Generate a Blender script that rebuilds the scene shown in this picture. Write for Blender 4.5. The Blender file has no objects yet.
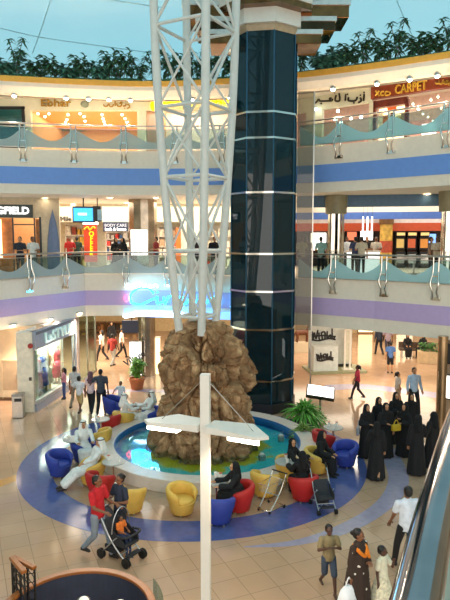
import bpy, bmesh, math, random
from mathutils import Vector, Matrix, noise, Euler
random.seed(7)
SC = bpy.context.scene
COL = SC.collection
PI = math.pi
R = math.radians
# ------------------------------------------------------------------ camera model
CH = 6.7                      # eye height: the viewer stands on the first floor gallery
F = 600.0
TH = math.atan(62 / 600)
CT, ST = math.cos(TH), math.sin(TH)
def ray(px, py):
    u = (px - 225) / F; v = -(py - 300) / F
    return Vector((u, CT + ST * v, -ST + CT * v))
def at(px, py, Y):
    d = ray(px, py); t = Y / d.y
    return Vector((d.x * t, Y, CH + d.z * t))
def gz(px, py, z=0.0):
    d = ray(px, py); t = (z - CH) / d.z
    return Vector((d.x * t, d.y * t, z))
cam = bpy.data.cameras.new('camera'); cam.sensor_width = 36; cam.sensor_fit = 'AUTO'; cam.lens = 36
camo = bpy.data.objects.new('camera', cam); COL.objects.link(camo)
camo.location = (0, 0, CH); camo.rotation_euler = (PI / 2 - TH, 0, 0); cam.clip_start = 0.05; cam.clip_end = 300
SC.camera = camo
SC.view_settings.view_transform = 'Standard'; SC.view_settings.look = 'None'
SC.view_settings.gamma = 1; SC.view_settings.use_curve_mapping = False
SC.view_settings.exposure = 0.5
# ------------------------------------------------------------------ materials
def lin(h):
    if isinstance(h, (tuple, list)): return tuple(h)[:3]
    h = h.lstrip('#'); c = [int(h[i:i + 2], 16) / 255 for i in (0, 2, 4)]
    return tuple(x / 12.92 if x <= .04045 else ((x + .055) / 1.055) ** 2.4 for x in c)
MATS = {}
def mat(name, col, rough=.5, metal=0, var=.1, scale=6, bump=0, emis=0, ecol=None, spec=.5, coat=0, alpha=1, tr=0):
    if name in MATS: return MATS[name]
    m = bpy.data.materials.new(name); m.use_nodes = True
    nt = m.node_tree; b = nt.nodes['Principled BSDF']; c = lin(col)
    b.inputs['Roughness'].default_value = rough; b.inputs['Metallic'].default_value = metal
    b.inputs['Specular IOR Level'].default_value = spec; b.inputs['Coat Weight'].default_value = coat
    b.inputs['Alpha'].default_value = alpha; b.inputs['Transmission Weight'].default_value = tr
    tc = nt.nodes.new('ShaderNodeTexCoord'); n = nt.nodes.new('ShaderNodeTexNoise')
    n.inputs['Scale'].default_value = scale; n.inputs['Detail'].default_value = 3
    nt.links.new(tc.outputs['Object'], n.inputs['Vector'])
    r = nt.nodes.new('ShaderNodeValToRGB')
    r.color_ramp.elements[0].position = .3; r.color_ramp.elements[1].position = .7
    r.color_ramp.elements[0].color = (*[x * (1 - var) for x in c], 1)
    r.color_ramp.elements[1].color = (*[min(1, x * (1 + var)) for x in c], 1)
    nt.links.new(n.outputs['Fac'], r.inputs['Fac']); nt.links.new(r.outputs['Color'], b.inputs['Base Color'])
    if bump:
        bp = nt.nodes.new('ShaderNodeBump'); bp.inputs['Strength'].default_value = bump; bp.inputs['Distance'].default_value = .02
        nt.links.new(n.outputs['Fac'], bp.inputs['Height']); nt.links.new(bp.outputs['Normal'], b.inputs['Normal'])
    if emis:
        b.inputs['Emission Strength'].default_value = emis
        b.inputs['Emission Color'].default_value = (*lin(ecol or col), 1)
    MATS[name] = m
    return m
def glass_mat(name, tint, gloss=.12, rough=.02, mixd=0, dcol='#a0c0c4'):
    """thin architectural glass: clear tinted pass-through, a little mirror, and a share of frosted film"""
    m = bpy.data.materials.new(name); m.use_nodes = True; nt = m.node_tree
    nt.nodes.remove(nt.nodes['Principled BSDF'])
    out = nt.nodes['Material Output']
    t = nt.nodes.new('ShaderNodeBsdfTransparent'); t.inputs[0].default_value = (*lin(tint), 1)
    g = nt.nodes.new('ShaderNodeBsdfGlossy'); g.inputs['Roughness'].default_value = rough
    lw = nt.nodes.new('ShaderNodeLayerWeight'); lw.inputs[0].default_value = .25
    mr = nt.nodes.new('ShaderNodeMapRange'); mr.inputs[3].default_value = gloss; mr.inputs[4].default_value = min(1, gloss + .2)
    nt.links.new(lw.outputs['Fresnel'], mr.inputs[0])
    mx = nt.nodes.new('ShaderNodeMixShader'); nt.links.new(mr.outputs[0], mx.inputs[0])
    nt.links.new(t.outputs[0], mx.inputs[1]); nt.links.new(g.outputs[0], mx.inputs[2])
    last = mx
    if mixd:
        d = nt.nodes.new('ShaderNodeBsdfDiffuse'); d.inputs[0].default_value = (*lin(dcol), 1)
        m2 = nt.nodes.new('ShaderNodeMixShader'); m2.inputs[0].default_value = mixd
        nt.links.new(mx.outputs[0], m2.inputs[1]); nt.links.new(d.outputs[0], m2.inputs[2]); last = m2
    nt.links.new(last.outputs[0], out.inputs[0])
    MATS[name] = m
    return m
# ------------------------------------------------------------------ mesh building
class MB:
    def __init__(s): s.v = []; s.f = []
    def add(s, vs, fs):
        o = len(s.v); s.v += [Vector(v) for v in vs]; s.f += [tuple(i + o for i in f) for f in fs]; return s
    def box(s, c, d, rz=0, M=None):
        x, y, z = (k / 2 for k in d)
        vs = [Vector((a * x, b * y, e * z)) for e in (-1, 1) for a, b in ((-1, -1), (1, -1), (1, 1), (-1, 1))]
        m = M or Matrix.Rotation(rz, 3, 'Z')
        return s.add([m @ v + Vector(c) for v in vs], [(3, 2, 1, 0), (4, 5, 6, 7), (0, 1, 5, 4), (1, 2, 6, 5), (2, 3, 7, 6), (3, 0, 4, 7)])
    def rings(s, rings, cap=True, closed=True):
        n = len(rings[0]); vs = [p for r in rings for p in r]; fs = []
        for i in range(len(rings) - 1):
            for j in range(n if closed else n - 1):
                k = (j + 1) % n
                fs.append((i * n + j, i * n + k, (i + 1) * n + k, (i + 1) * n + j))
        if cap: fs.append(tuple(range(n))[::-1]); fs.append(tuple((len(rings) - 1) * n + j for j in range(n)))
        return s.add(vs, fs)
    def tube(s, pts, r, n=8, cap=True):
        pts = [Vector(p) for p in pts]; rs = r if isinstance(r, (list, tuple)) else [r] * len(pts)
        up = Vector((0, 0, 1)); rg = []; prev = None
        for i, p in enumerate(pts):
            a = pts[max(0, i - 1)]; b = pts[min(len(pts) - 1, i + 1)]
            t = (b - a).normalized()
            x = prev - t * prev.dot(t) if prev else (up.cross(t) if abs(t.z) < .95 else Vector((1, 0, 0)).cross(t))
            if x.length < 1e-6: x = t.orthogonal()
            x.normalize(); y = t.cross(x); prev = x
            rg.append([p + x * (rs[i] * math.cos(2 * PI * k / n)) + y * (rs[i] * math.sin(2 * PI * k / n)) for k in range(n)])
        return s.rings(rg, cap)
    def lathe(s, prof, n=24, c=(0, 0, 0), cap=True, sx=1, sy=1):
        c = Vector(c)
        return s.rings([[c + Vector((r * sx * math.cos(2 * PI * k / n), r * sy * math.sin(2 * PI * k / n), z)) for k in range(n)] for r, z in prof], cap)
    def annulus(s, c, r0, r1, z0, z1, n=96, a0=0, a1=2 * PI):
        full = abs(a1 - a0 - 2 * PI) < 1e-6; m = n if full else n + 1
        c = Vector(c); rg = []
        for i in range(m):
            a = a0 + (a1 - a0) * i / n; d = Vector((math.cos(a), math.sin(a), 0))
            rg.append([c + d * r0 + Vector((0, 0, z0)), c + d * r1 + Vector((0, 0, z0)), c + d * r1 + Vector((0, 0, z1)), c + d * r0 + Vector((0, 0, z1))])
        if full: rg.append(rg[0])
        return s.rings(rg, not full)
    def prism(s, poly, z0, z1):
        n = len(poly); a = sum(poly[i][0] * poly[(i + 1) % n][1] - poly[(i + 1) % n][0] * poly[i][1] for i in range(n))
        if a < 0: poly = poly[::-1]
        return s.rings([[Vector((p[0], p[1], z)) for p in poly] for z in (z0, z1)])
    def caps(s, a, b, ra, rb, n=10, m=4):
        """closed tapered capsule"""
        a, b = Vector(a), Vector(b); t = b - a
        t = t.normalized() if t.length > 1e-6 else Vector((0, 0, 1))
        x = t.orthogonal().normalized(); y = t.cross(x); rg = []
        for i in range(1, m + 1):
            q = PI / 2 * i / m; rg.append((a - t * (ra * math.cos(q)), ra * math.sin(q)))
        for i in range(0, m):
            q = PI / 2 * i / m; rg.append((b + t * (rb * math.sin(q)), rb * math.cos(q)))
        return s.rings([[p + x * (r * math.cos(2 * PI * k / n)) + y * (r * math.sin(2 * PI * k / n)) for k in range(n)] for p, r in rg])
    def ell(s, c, d, n=14, m=9, M=None):
        c = Vector(c); rg = []
        for i in range(m):
            q = -PI / 2 + PI * (i + .5) / m
            rg.append([Vector((d[0] * math.cos(q) * math.cos(2 * PI * k / n), d[1] * math.cos(q) * math.sin(2 * PI * k / n), d[2] * math.sin(q) * 1.02)) for k in range(n)])
        if M: rg = [[M @ p for p in r] for r in rg]
        return s.rings([[p + c for p in r] for r in rg])
    def mesh(s, name, M=None):
        me = bpy.data.meshes.new(name)
        vs = [M @ v for v in s.v] if M else s.v
        me.from_pydata([tuple(v) for v in vs], [], s.f); me.update()
        return me
    def build(s, name, m, parent=None, world=True, smooth=None, bevel=0):
        M = None
        if parent is not None and world: M = PM[parent.name].inverted()
        me = s.mesh(name, M)
        bm = bmesh.new(); bm.from_mesh(me); bmesh.ops.recalc_face_normals(bm, faces=bm.faces)
        if bevel:
            try: bmesh.ops.bevel(bm, geom=[e for e in bm.edges if e.is_manifold and e.calc_face_angle(0) > .6], offset=bevel, segments=2, affect='EDGES', profile=.5)
            except Exception: pass
        bm.to_mesh(me); bm.free()
        if smooth is not None:
            me.shade_smooth() if smooth >= 180 else (me.set_sharp_from_angle(angle=R(smooth)), me.shade_smooth())[0]
            if smooth < 180: me.set_sharp_from_angle(angle=R(smooth))
        return link(name, me, m, parent)
def link(name, me, m, parent=None):
    o = bpy.data.objects.new(name, me); COL.objects.link(o)
    if m is not None and not me.materials: me.materials.append(m)
    if parent is not None:
        o.parent = parent
    PM[o.name] = PM[parent.name] if parent is not None else Matrix.Identity(4)
    return o
PM = {}
def tag(o, label, cat, group=None, kind=None):
    o['label'] = label; o['category'] = cat
    if group: o['group'] = group
    if kind: o['kind'] = kind
    return o
def thing(name, label, cat, loc=(0, 0, 0), rz=0, group=None):
    o = bpy.data.objects.new(name, None); COL.objects.link(o); o.empty_display_size = .1
    o.location = loc; o.rotation_euler = (0, 0, rz)
    PM[o.name] = Matrix.Translation(loc) @ Matrix.Rotation(rz, 4, 'Z')
    return tag(o, label, cat, group)
def struct(o): o['kind'] = 'structure'; return o
CH_OF = {}
def kids(o): return [c for c in bpy.data.objects if c.parent == o]
def dup(src, label, loc, rz=0, group=None, recolor=None):
    def rec(o, par):
        c = o.copy(); COL.objects.link(c)
        if par is not None: c.parent = par
        PM[c.name] = PM[o.name]
        for k in list(o.children): rec(k, c)
        return c
    r = rec(src, None); r.location = loc; r.rotation_euler = (0, 0, rz)
    PM[r.name] = Matrix.Translation(loc) @ Matrix.Rotation(rz, 4, 'Z')
    r['label'] = label
    if group: r['group'] = group
    if recolor:
        for ch in [r] + list(r.children_recursive):
            if ch.type == 'MESH' and ch.data.materials and ch.data.materials[0].name in recolor:
                ch.data = ch.data.copy(); ch.data.materials[0] = recolor[ch.data.materials[0].name]
    return r
def text_mesh(name, s, size, m, parent, origin, xdir, extrude=.02, bold=0, align='CENTER', zdir=(0, 0, 1), sx=1, font=None):
    cu = bpy.data.curves.new(name, 'FONT'); cu.body = s; cu.size = size; cu.extrude = extrude; cu.offset = bold
    cu.align_x = align; cu.align_y = 'CENTER'; cu.resolution_u = 3
    if font: cu.font = font
    t = bpy.data.objects.new(name + '_tmp', cu); COL.objects.link(t)
    dg = bpy.context.evaluated_depsgraph_get()
    me = bpy.data.meshes.new_from_object(t.evaluated_get(dg)); bpy.data.objects.remove(t)
    X = Vector(xdir).normalized(); Z = Vector(zdir).normalized(); N = X.cross(Z)
    M = Matrix((( X.x * sx, Z.x, N.x, origin[0]), (X.y * sx, Z.y, N.y, origin[1]), (X.z * sx, Z.z, N.z, origin[2]), (0, 0, 0, 1)))
    if parent is not None: M = PM[parent.name].inverted() @ M
    me.transform(M); me.materials.clear()
    return link(name, me, m, parent)
def spline(pts, n=6):
    """Catmull-Rom through points"""
    P = [Vector(p) for p in pts]; out = []
    for i in range(len(P) - 1):
        a, b, c, d = P[max(0, i - 1)], P[i], P[i + 1], P[min(len(P) - 1, i + 2)]
        for k in range(n):
            t = k / n
            out.append(.5 * ((2 * b) + (c - a) * t + (2 * a - 5 * b + 4 * c - d) * t * t + (3 * b - a - 3 * c + d) * t ** 3))
    out.append(P[-1]); return out
# ------------------------------------------------------------------ vertical wall planes addressed by photo measurements
class Plane:
    """a vertical plane through two plan points; b(...) adds a real box lying on it"""
    def __init__(s, p, q):
        s.o = Vector((p[0], p[1], 0)); d = Vector((q[0] - p[0], q[1] - p[1], 0)); s.L = d.length; s.x = d.normalized()
        s.n = Vector((s.x.y, -s.x.x, 0))          # towards the viewer when x runs left to right
    def pt(s, px, py):
        d = ray(px, py); t = (s.o - Vector((0, 0, 0))).dot(s.n) / d.dot(s.n)
        return Vector((d.x * t, d.y * t, CH + d.z * t))
    def u(s, px, py=200): return (s.pt(px, py) - s.o).dot(s.x)
    def z(s, px, py): return s.pt(px, py).z
    def P(s, u, z, off=0): return s.o + s.x * u + s.n * off + Vector((0, 0, z))
    def ub(s, mb, u0, u1, z0, z1, t=.06, off=0):
        """box from u0..u1, z0..z1; front face at off (+ = towards viewer), thickness t going back"""
        c = s.P((u0 + u1) / 2, (z0 + z1) / 2, off - t / 2)
        m = Matrix((s.x, s.n, Vector((0, 0, 1)))).transposed()
        return mb.box(c, (abs(u1 - u0), t, abs(z1 - z0)), M=m)
    def b(s, mb, x0, y0, x1, y1, t=.06, off=0):
        xm = (x0 + x1) / 2; ym = (y0 + y1) / 2
        return s.ub(mb, s.u(x0, ym), s.u(x1, ym), s.z(xm, y1), s.z(xm, y0), t, off)
def solve_edge(pxs, z):
    return [(gz(x, y, z) if z < CH else (lambda d: Vector((d.x * (z - CH) / d.z, d.y * (z - CH) / d.z, z)))(ray(x, y))) for x, y in pxs]
def ext(pl, a, b):
    """lengthen an open plan polyline at both ends"""
    p = [Vector((v.x, v.y, 0)) for v in pl]
    return [p[0] + (p[0] - p[1]).normalized() * a] + p + [p[-1] + (p[-1] - p[-2]).normalized() * b]
def offset(pl, d):
    out = []
    for i, p in enumerate(pl):
        a = pl[max(0, i - 1)]; b = pl[min(len(pl) - 1, i + 1)]; t = (b - a).normalized()
        out.append(p + Vector((-t.y, t.x, 0)) * d)      # + = away from the viewer
    return out
def strip(mb, pl, d0, d1, z0, z1):
    A, B = offset(pl, d0), offset(pl, d1)
    return mb.rings([[Vector((a.x, a.y, z0)), Vector((b.x, b.y, z0)), Vector((b.x, b.y, z1)), Vector((a.x, a.y, z1))] for a, b in zip(A, B)])
def slab_poly(pl, yb):
    return [(p.x, p.y) for p in pl] + [(pl[-1].x + 4, yb), (pl[0].x - 4, yb)]
F1Z, F2Z = 5.05, 10.4
E1 = ext(solve_edge([(0, 300), (85, 290.5), (160, 290.2), (232, 293), (310, 297), (375, 301), (450, 306.7)], 4.3), 3, 4)
E2 = ext(solve_edge([(0, 166), (78, 168), (155, 168.7), (232, 168), (301, 166), (375, 160.5), (450, 153.5)], 9.65), 4, 4)
E2 = [Vector((v.x, v.y, 0)) for v in spline(E2, 4)]
E3 = ext(solve_edge([(0, 80), (78, 84), (155, 86), (232, 83), (301, 77), (375, 68), (450, 57)], 13.4), 4, 4)
E3 = [Vector((v.x, v.y, 0)) for v in spline(E3, 4)]
# ------------------------------------------------------------------ base palette
white = mat('white_paint', '#ded8cc', .55, var=.03)
cream = mat('cream_paint', '#d8c9ae', .6, var=.04)
beige = mat('beige_paint', '#cbb08c', .6, var=.05)
purple = mat('lilac_paint', '#bba4d0', .55, var=.03)
blue_b = mat('blue_paint', '#6a94d8', .55, var=.03)
orange_b = mat('ochre_paint', '#d9a23a', .55, var=.05)
steel = mat('brushed_steel', '#b9b4ac', .28, 1, var=.12, scale=20)
chrome = mat('chrome', '#d8d4cc', .12, 1, var=.05, scale=3)
dark = mat('dark_grey', '#26262a', .5, var=.2)
black = mat('black', '#0c0c0e', .45, var=.2)
clear = glass_mat('clear_glass', '#d2e2e0', .06)
film = glass_mat('frosted_film', '#c0dcdc', .05, .15, .6, '#bce2e6')
filmg = glass_mat('frosted_film_grey', '#d0d8d6', .05, .15, .5, '#ccd6d4')
# ------------------------------------------------------------------ ground floor
def floor_mat():
    m = bpy.data.materials.new('floor_tiles'); m.use_nodes = True; nt = m.node_tree; b = nt.nodes['Principled BSDF']
    tc = nt.nodes.new('ShaderNodeTexCoord'); mp = nt.nodes.new('ShaderNodeMapping'); mp.inputs['Rotation'].default_value[2] = R(-24)
    br = nt.nodes.new('ShaderNodeTexBrick'); br.offset = 0; br.inputs['Scale'].default_value = 1
    br.inputs['Brick Width'].default_value = .6; br.inputs['Row Height'].default_value = .6; br.inputs['Mortar Size'].default_value = .009
    br.inputs['Color1'].default_value = (*lin('#c4a184'), 1); br.inputs['Color2'].default_value = (*lin('#be9b7c'), 1); br.inputs['Mortar'].default_value = (*lin('#a0866c'), 1)
    n = nt.nodes.new('ShaderNodeTexNoise'); n.inputs['Scale'].default_value = 1.3; n.inputs['Detail'].default_value = 6
    mx = nt.nodes.new('ShaderNodeMixRGB'); mx.blend_type = 'MULTIPLY'; mx.inputs[0].default_value = .25
    nt.links.new(tc.outputs['Object'], mp.inputs[0]); nt.links.new(mp.outputs[0], br.inputs['Vector']); nt.links.new(tc.outputs['Object'], n.inputs['Vector'])
    nt.links.new(br.outputs['Color'], mx.inputs[1]); nt.links.new(n.outputs['Fac'], mx.inputs[2]); nt.links.new(mx.outputs[0], b.inputs['Base Color'])
    b.inputs['Roughness'].default_value = .1; b.inputs['Specular IOR Level'].default_value = .6
    return m
FM = floor_mat()
struct(MB().box((0, 22, -.15), (60, 70, .3)).build('floor', FM))
inl = [0]
def trim(mb, m, smooth=None, bevel=0):
    inl[0] += 1
    return struct(mb.build('trim_%d' % inl[0], m, smooth=smooth, bevel=bevel))
ringm = mat('blue_inlay', '#4f5c90', .12, var=.1, spec=.6)
greyblue = mat('grey_blue_inlay', '#9a92a6', .14, var=.08, spec=.6)
tan = mat('tan_inlay', '#c08a48', .16, var=.08, spec=.6)
lilac_in = mat('lilac_inlay', '#b9a0ac', .15, var=.08, spec=.6)
RC = Vector((-.95, 17.85, 0))
trim(MB().annulus(RC, 4.2, 5.17, 0, .004, 128), ringm)
def inlay(outer, inner, m, z=.004):
    O = spline([gz(*p) for p in outer], 5); I = spline([gz(*p) for p in inner], 5); n = min(len(O), len(I))
    mb = MB()
    mb.rings([[Vector((a.x, a.y, 0)), Vector((b.x, b.y, 0)), Vector((b.x, b.y, z)), Vector((a.x, a.y, z))] for a, b in zip(O[:n], I[:n])])
    return trim(mb, m)
inlay([(244, 547.4), (300, 545), (358, 529), (397, 503), (409, 482), (403, 462), (393, 447)], [(244, 546.6), (300, 539), (345, 522), (376, 502), (388, 482), (385, 464), (376, 449)], greyblue, .005)
inlay([(325, 391), (360, 389), (400, 393), (440, 399)], [(325, 385), (360, 384), (400, 388), (440, 393)], greyblue, .003)
inlay([(-20, 494), (0, 487), (23, 478)], [(-20, 485), (0, 480), (24, 472)], tan, .003)
inlay([(80, 394), (110, 393), (140, 392), (170, 393)], [(80, 390), (110, 389.5), (140, 389), (170, 390)], lilac_in, .003)
# ------------------------------------------------------------------ gallery slabs and fascias
slabm = mat('fascia_plaster', '#e6dac8', .6, var=.03)
struct(MB().prism(slab_poly(E1, 50), 3.12, F1Z).build('floor_first_gallery', slabm))
struct(MB().prism(slab_poly(E2, 50), 8.55, F2Z).build('floor_second_gallery', slabm))
trim(strip(MB(), E1, -.03, 0, 3.62, 4.3), purple)
trim(strip(MB(), E2, -.03, 0, 8.95, 9.65), blue_b)
# upper ledge: cornice, planter shelf, roof behind it
struct(MB().prism(slab_poly(offset(E3, .0), 50), 13.3, 13.45).build('ceiling_second_gallery', white))
mbc = MB(); A = offset(E3, 0); B = offset(E3, .55)
mbc.rings([[Vector((a.x, a.y, 13.3)), Vector((a.x, a.y, 13.2)), Vector((a.x + (b.x - a.x) * .35, a.y + (b.y - a.y) * .35, 12.92)), Vector((b.x, b.y, 12.9)), Vector((b.x, b.y, 13.3))] for a, b in zip(A, B)])
trim(mbc, white)
trim(strip(MB(), E3, -.05, .06, 13.37, 13.6), orange_b)
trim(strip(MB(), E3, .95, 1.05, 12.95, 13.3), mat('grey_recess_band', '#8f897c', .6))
trim(strip(MB(), E3, 1.3, 1.4, 13.45, 13.9), white)
# gallery floor finishes are part of the slabs; ceilings below them get light fittings later
# ------------------------------------------------------------------ roof membrane
def tent():
    m = bpy.data.materials.new('roof_membrane'); m.use_nodes = True; nt = m.node_tree; nt.nodes.remove(nt.nodes['Principled BSDF'])
    t = nt.nodes.new('ShaderNodeBsdfTranslucent'); d = nt.nodes.new('ShaderNodeBsdfDiffuse'); mx = nt.nodes.new('ShaderNodeMixShader'); mx.inputs[0].default_value = .25
    n = nt.nodes.new('ShaderNodeTexNoise'); n.inputs['Scale'].default_value = .25; r = nt.nodes.new('ShaderNodeValToRGB'); tc = nt.nodes.new('ShaderNodeTexCoord')
    r.color_ramp.elements[0].color = (.105, .275, .375, 1); r.color_ramp.elements[1].color = (.155, .315, .385, 1)
    nt.links.new(tc.outputs['Object'], n.inputs['Vector']); nt.links.new(n.outputs['Fac'], r.inputs['Fac'])
    nt.links.new(r.outputs[0], t.inputs[0]); d.inputs[0].default_value = (*lin('#d8e4e6'), 1)
    nt.links.new(t.outputs[0], mx.inputs[1]); nt.links.new(d.outputs[0], mx.inputs[2]); nt.links.new(mx.outputs[0], nt.nodes['Material Output'].inputs[0])
    return m
TC = Vector((0, 12, 0))
def tentpt(r, a):  # radius, angle
    return TC + Vector((r * math.cos(a), r * math.sin(a), 13.2 + (24 - r) * .42 + .006 * (24 - r) ** 2))
mb = MB(); mb.rings([[tentpt(r, 2 * PI * k / 64) for k in range(64)] for r in (25, 22, 19, 16, 13, 10, 7, 4, 1)], cap=False)
struct(mb.build('ceiling', tent(), smooth=180))
def tent_hit(px, py):
    d = ray(px, py); lo, hi = 8, 45
    for _ in range(60):
        t = (lo + hi) / 2; p = Vector((0, 0, CH)) + d * (t / d.y); q = p - TC; r = math.hypot(q.x, q.y)
        if p.y > TC.y and p.z < 13.2 + (24 - r) * .42 + .006 * max(0, 24 - r) ** 2 and r < 24: lo = t
        elif p.y <= TC.y: lo = t
        else: hi = t
    return Vector((0, 0, CH)) + d * (lo / d.y) + Vector((0, -.05, -.02))
seam = mat('grey_cable', '#a2c0c4', .5)
for sm in ([(52, -3), (44, 22), (33, 53)], [(-4, 27), (40, 37), (95, 45), (160, 54)], [(98, -2), (125, 2), (165, 8)], [(395, -3), (403, 16), (412, 36)]):
    trim(MB().tube(spline([tent_hit(*p) for p in sm], 5), 0.02, 6), seam, 60)
# ------------------------------------------------------------------ walls of the outer ring (behind the galleries)
struct(MB().box((0, 47.9, 6.5), (60, .2, 13.4)).build('wall_back', cream))
struct(MB().box((-22, 24, 6.5), (.2, 66, 13.4)).build('wall_left', cream))
struct(MB().box((23, 24, 6.5), (.2, 66, 13.4)).build('wall_right', cream))
# ------------------------------------------------------------------ balustrades
def on_line(pl, px):
    """plan point of polyline pl seen in image column px"""
    best = None
    for a, b in zip(pl, pl[1:]):
        k = (px - 225) / F / (CT + ST * 0.05)
        fa, fb = a.x - k * a.y, b.x - k * b.y
        if fa * fb <= 0 and abs(fa - fb) > 1e-9:
            best = a + (b - a) * (fa / (fa - fb)); break
    return best
def balustrade(pl, pxs, z, label, fm, posts, ends):
    """pl plan line, pxs stanchion columns (photo), ends = first and last column"""
    t = thing('glass_balustrade', label, 'railing', (0, 0, 0))
    p0 = on_line(pl, ends[0]) or pl[0]; p1 = on_line(pl, ends[1]) or pl[-1]
    mid = [p for p in pl if p0.x + .05 < p.x < p1.x - .05]
    line = offset([p0] + mid + [p1], -.09)
    up = lambda h: [Vector((p.x, p.y, z + h)) for p in line]
    t.location = (line[0].x, line[0].y, z); PM[t.name] = Matrix.Translation(t.location)
    MB().tube(up(1.0), .038, 8).build('handrail', steel, t, smooth=60)
    MB().tube(up(.86), .018, 6).build('lower_rail', steel, t, smooth=60)
    MB().tube(up(.05), .02, 6).build('bottom_rail', steel, t, smooth=60)
    st = [on_line(pl, x) for x in pxs]; knots = [p0] + [s for s in st if s] + [p1]
    off = lambda p, d: offset([p0] + mid + [p1], d)
    for i in range(len(knots) - 1):
        a, b = knots[i], knots[i + 1]
        if (b - a).length < .3: continue
        seg = [a] + [p for p in mid if a.x + .05 < p.x < b.x - .05] + [b]
        seg = offset(seg, -.09)
        if len(seg) == 2: seg = [seg[0].lerp(seg[1], k / 2) for k in range(3)]
        mb = MB(); mb.rings([[Vector((p.x, p.y - dy, z + h)) for dy, h in ((0, .06), (.012, .06), (.012, .84), (0, .84))] for p in seg])
        g = mb.build('glass_panel', clear, t)
        # frosted film with a scooped top edge
        L = [(q - seg[0]).length for q in seg]; tot = L[-1]; N = 18; rg = []
        for k in range(N + 1):
            u = k / N; d = u * tot; j = 0
            while j < len(seg) - 2 and L[j + 1] < d: j += 1
            q = seg[j] + (seg[j + 1] - seg[j]) * ((d - L[j]) / max(1e-6, L[j + 1] - L[j]))
            h = .07 + .74 * (1 - .66 * math.sin(PI * u ** 1.25) ** 1.1)
            rg.append([Vector((q.x, q.y - dy, z + hh)) for dy, hh in ((.014, .065), (.017, .065), (.017, h), (.014, h))])
        MB().rings(rg).build('frosted_film', fm, g)
    for s in st:
        if not s: continue
        i = min(range(len(line)), key=lambda k: (line[k] - s).length)
        tg = (line[min(len(line) - 1, i + 1)] - line[max(0, i - 1)]).normalized(); n = Vector((tg.y, -tg.x, 0))
        mb = MB()
        for sg in (-1, 1):
            c = s + tg * (.1 * sg)
            mb.tube(spline([c + n * .09 + Vector((0, 0, z + .98)), c + n * .1 + Vector((0, 0, z + .45)), c + n * .2 + tg * (.05 * sg) + Vector((0, 0, z + .05)), c + n * .16 + tg * (-.02 * sg) + Vector((0, 0, z - .25)), c + n * .05 + tg * (.02 * sg) + Vector((0, 0, z - .52))], 4), 0.036, 8)
        mb.box(s + n * .03 + Vector((0, 0, z - .5)), (.34, .07, .12), math.atan2(tg.y, tg.x))
        mb.box(s + n * .1 + Vector((0, 0, z + .3)), (.2, .03, .05), math.atan2(tg.y, tg.x))
        mb.build('baluster', chrome, t, smooth=60)
    return t
balustrade(E1, [-20, 28, 64, 127, 168, 219], F1Z, 'steel and glass balustrade along the lilac gallery edge, between shopfronts and elevator', filmg, 0, (-40, 232))
balustrade(E1, [334, 385, 437], F1Z, 'steel and glass balustrade along the lilac gallery edge in front of the food court', film, 0, (299, 490))
balustrade(E2, [-22, 27, 77, 126, 176, 222], F2Z, 'steel and glass balustrade above the blue stripe, in front of the orange shop', filmg, 0, (-40, 236))
balustrade(E2, [337, 388, 442], F2Z, 'steel and glass balustrade above the blue stripe, in front of the carpet shop', film, 0, (299, 490))
# ------------------------------------------------------------------ glass elevator tower
ELC = Vector((1.5, 23.6, 0)); ER = 1.27
def octa(r, z, rot=-78): return [ELC + Vector((r * math.cos(R(rot - 45 * k)), r * math.sin(R(rot - 45 * k)), z)) for k in range(8)]
EL_TOP = at(265, 29, 22.3).z
glassd = glass_mat('dark_elevator_glass', '#4e8890', .06, .015, .3, '#1d4450')
teal_f = mat('teal_steel_mullion', '#2c5a74', .35, .4)
el = thing('elevator_tower', 'dark glass eight-sided elevator shaft with chrome bands behind the fountain', 'elevator', ELC)
for k in range(8):
    a, b = octa(ER, .0)[k], octa(ER, .0)[(k + 1) % 8]; n = ((a + b) / 2 - ELC).normalized() * .02
    mb = MB(); mb.rings([[v + Vector((0, 0, z)) for v in (a, b, b - n, a - n)] for z in (.35, EL_TOP)])
    mb.build('glass_pane', glassd, el)
for k in range(8):
    v = octa(ER + .02, .2)[k]; MB().tube([v, v + Vector((0, 0, EL_TOP - .2))], .028, 6).build('corner_mullion', teal_f, el)
def ring_band(mb, r, z0, z1, t=.06):
    o0, o1, i1, i0 = octa(r, z0), octa(r, z1), octa(r - t, z1), octa(r - t, z0)
    rg = [[o0[k], o1[k], i1[k], i0[k]] for k in range(8)]; rg.append(rg[0]); return mb.rings(rg, False)
for py in (111, 137, 192, 254, 292, 280.5 + 50, 382):
    z = at(265, py, 22.3).z; ring_band(MB(), ER + .07, z - .035, z + .035, .1).build('chrome_band', chrome, el)
ring_band(MB(), ER + .1, 0, .38, .2).build('plinth', dark, el)
MB().box(ELC + Vector((0, .3, EL_TOP / 2)), (1.1, .9, EL_TOP - .2)).build('shaft_core', mat('shaft_core_dark', '#1d3a44', .5), el)
for s in (-.45, .45):
    MB().box(ELC + Vector((s, -.35, EL_TOP / 2)), (.06, .08, EL_TOP - .3)).build('guide_rail', mat('rail_steel', '#4a565c', .4, .8), el)
cab_z = at(265, 300, 23).z
MB().box(ELC + Vector((0, -.45, cab_z)), (1.3, .7, .16)).build('counterweight_beam', mat('rail_steel', '#4a565c'), el)
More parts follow.
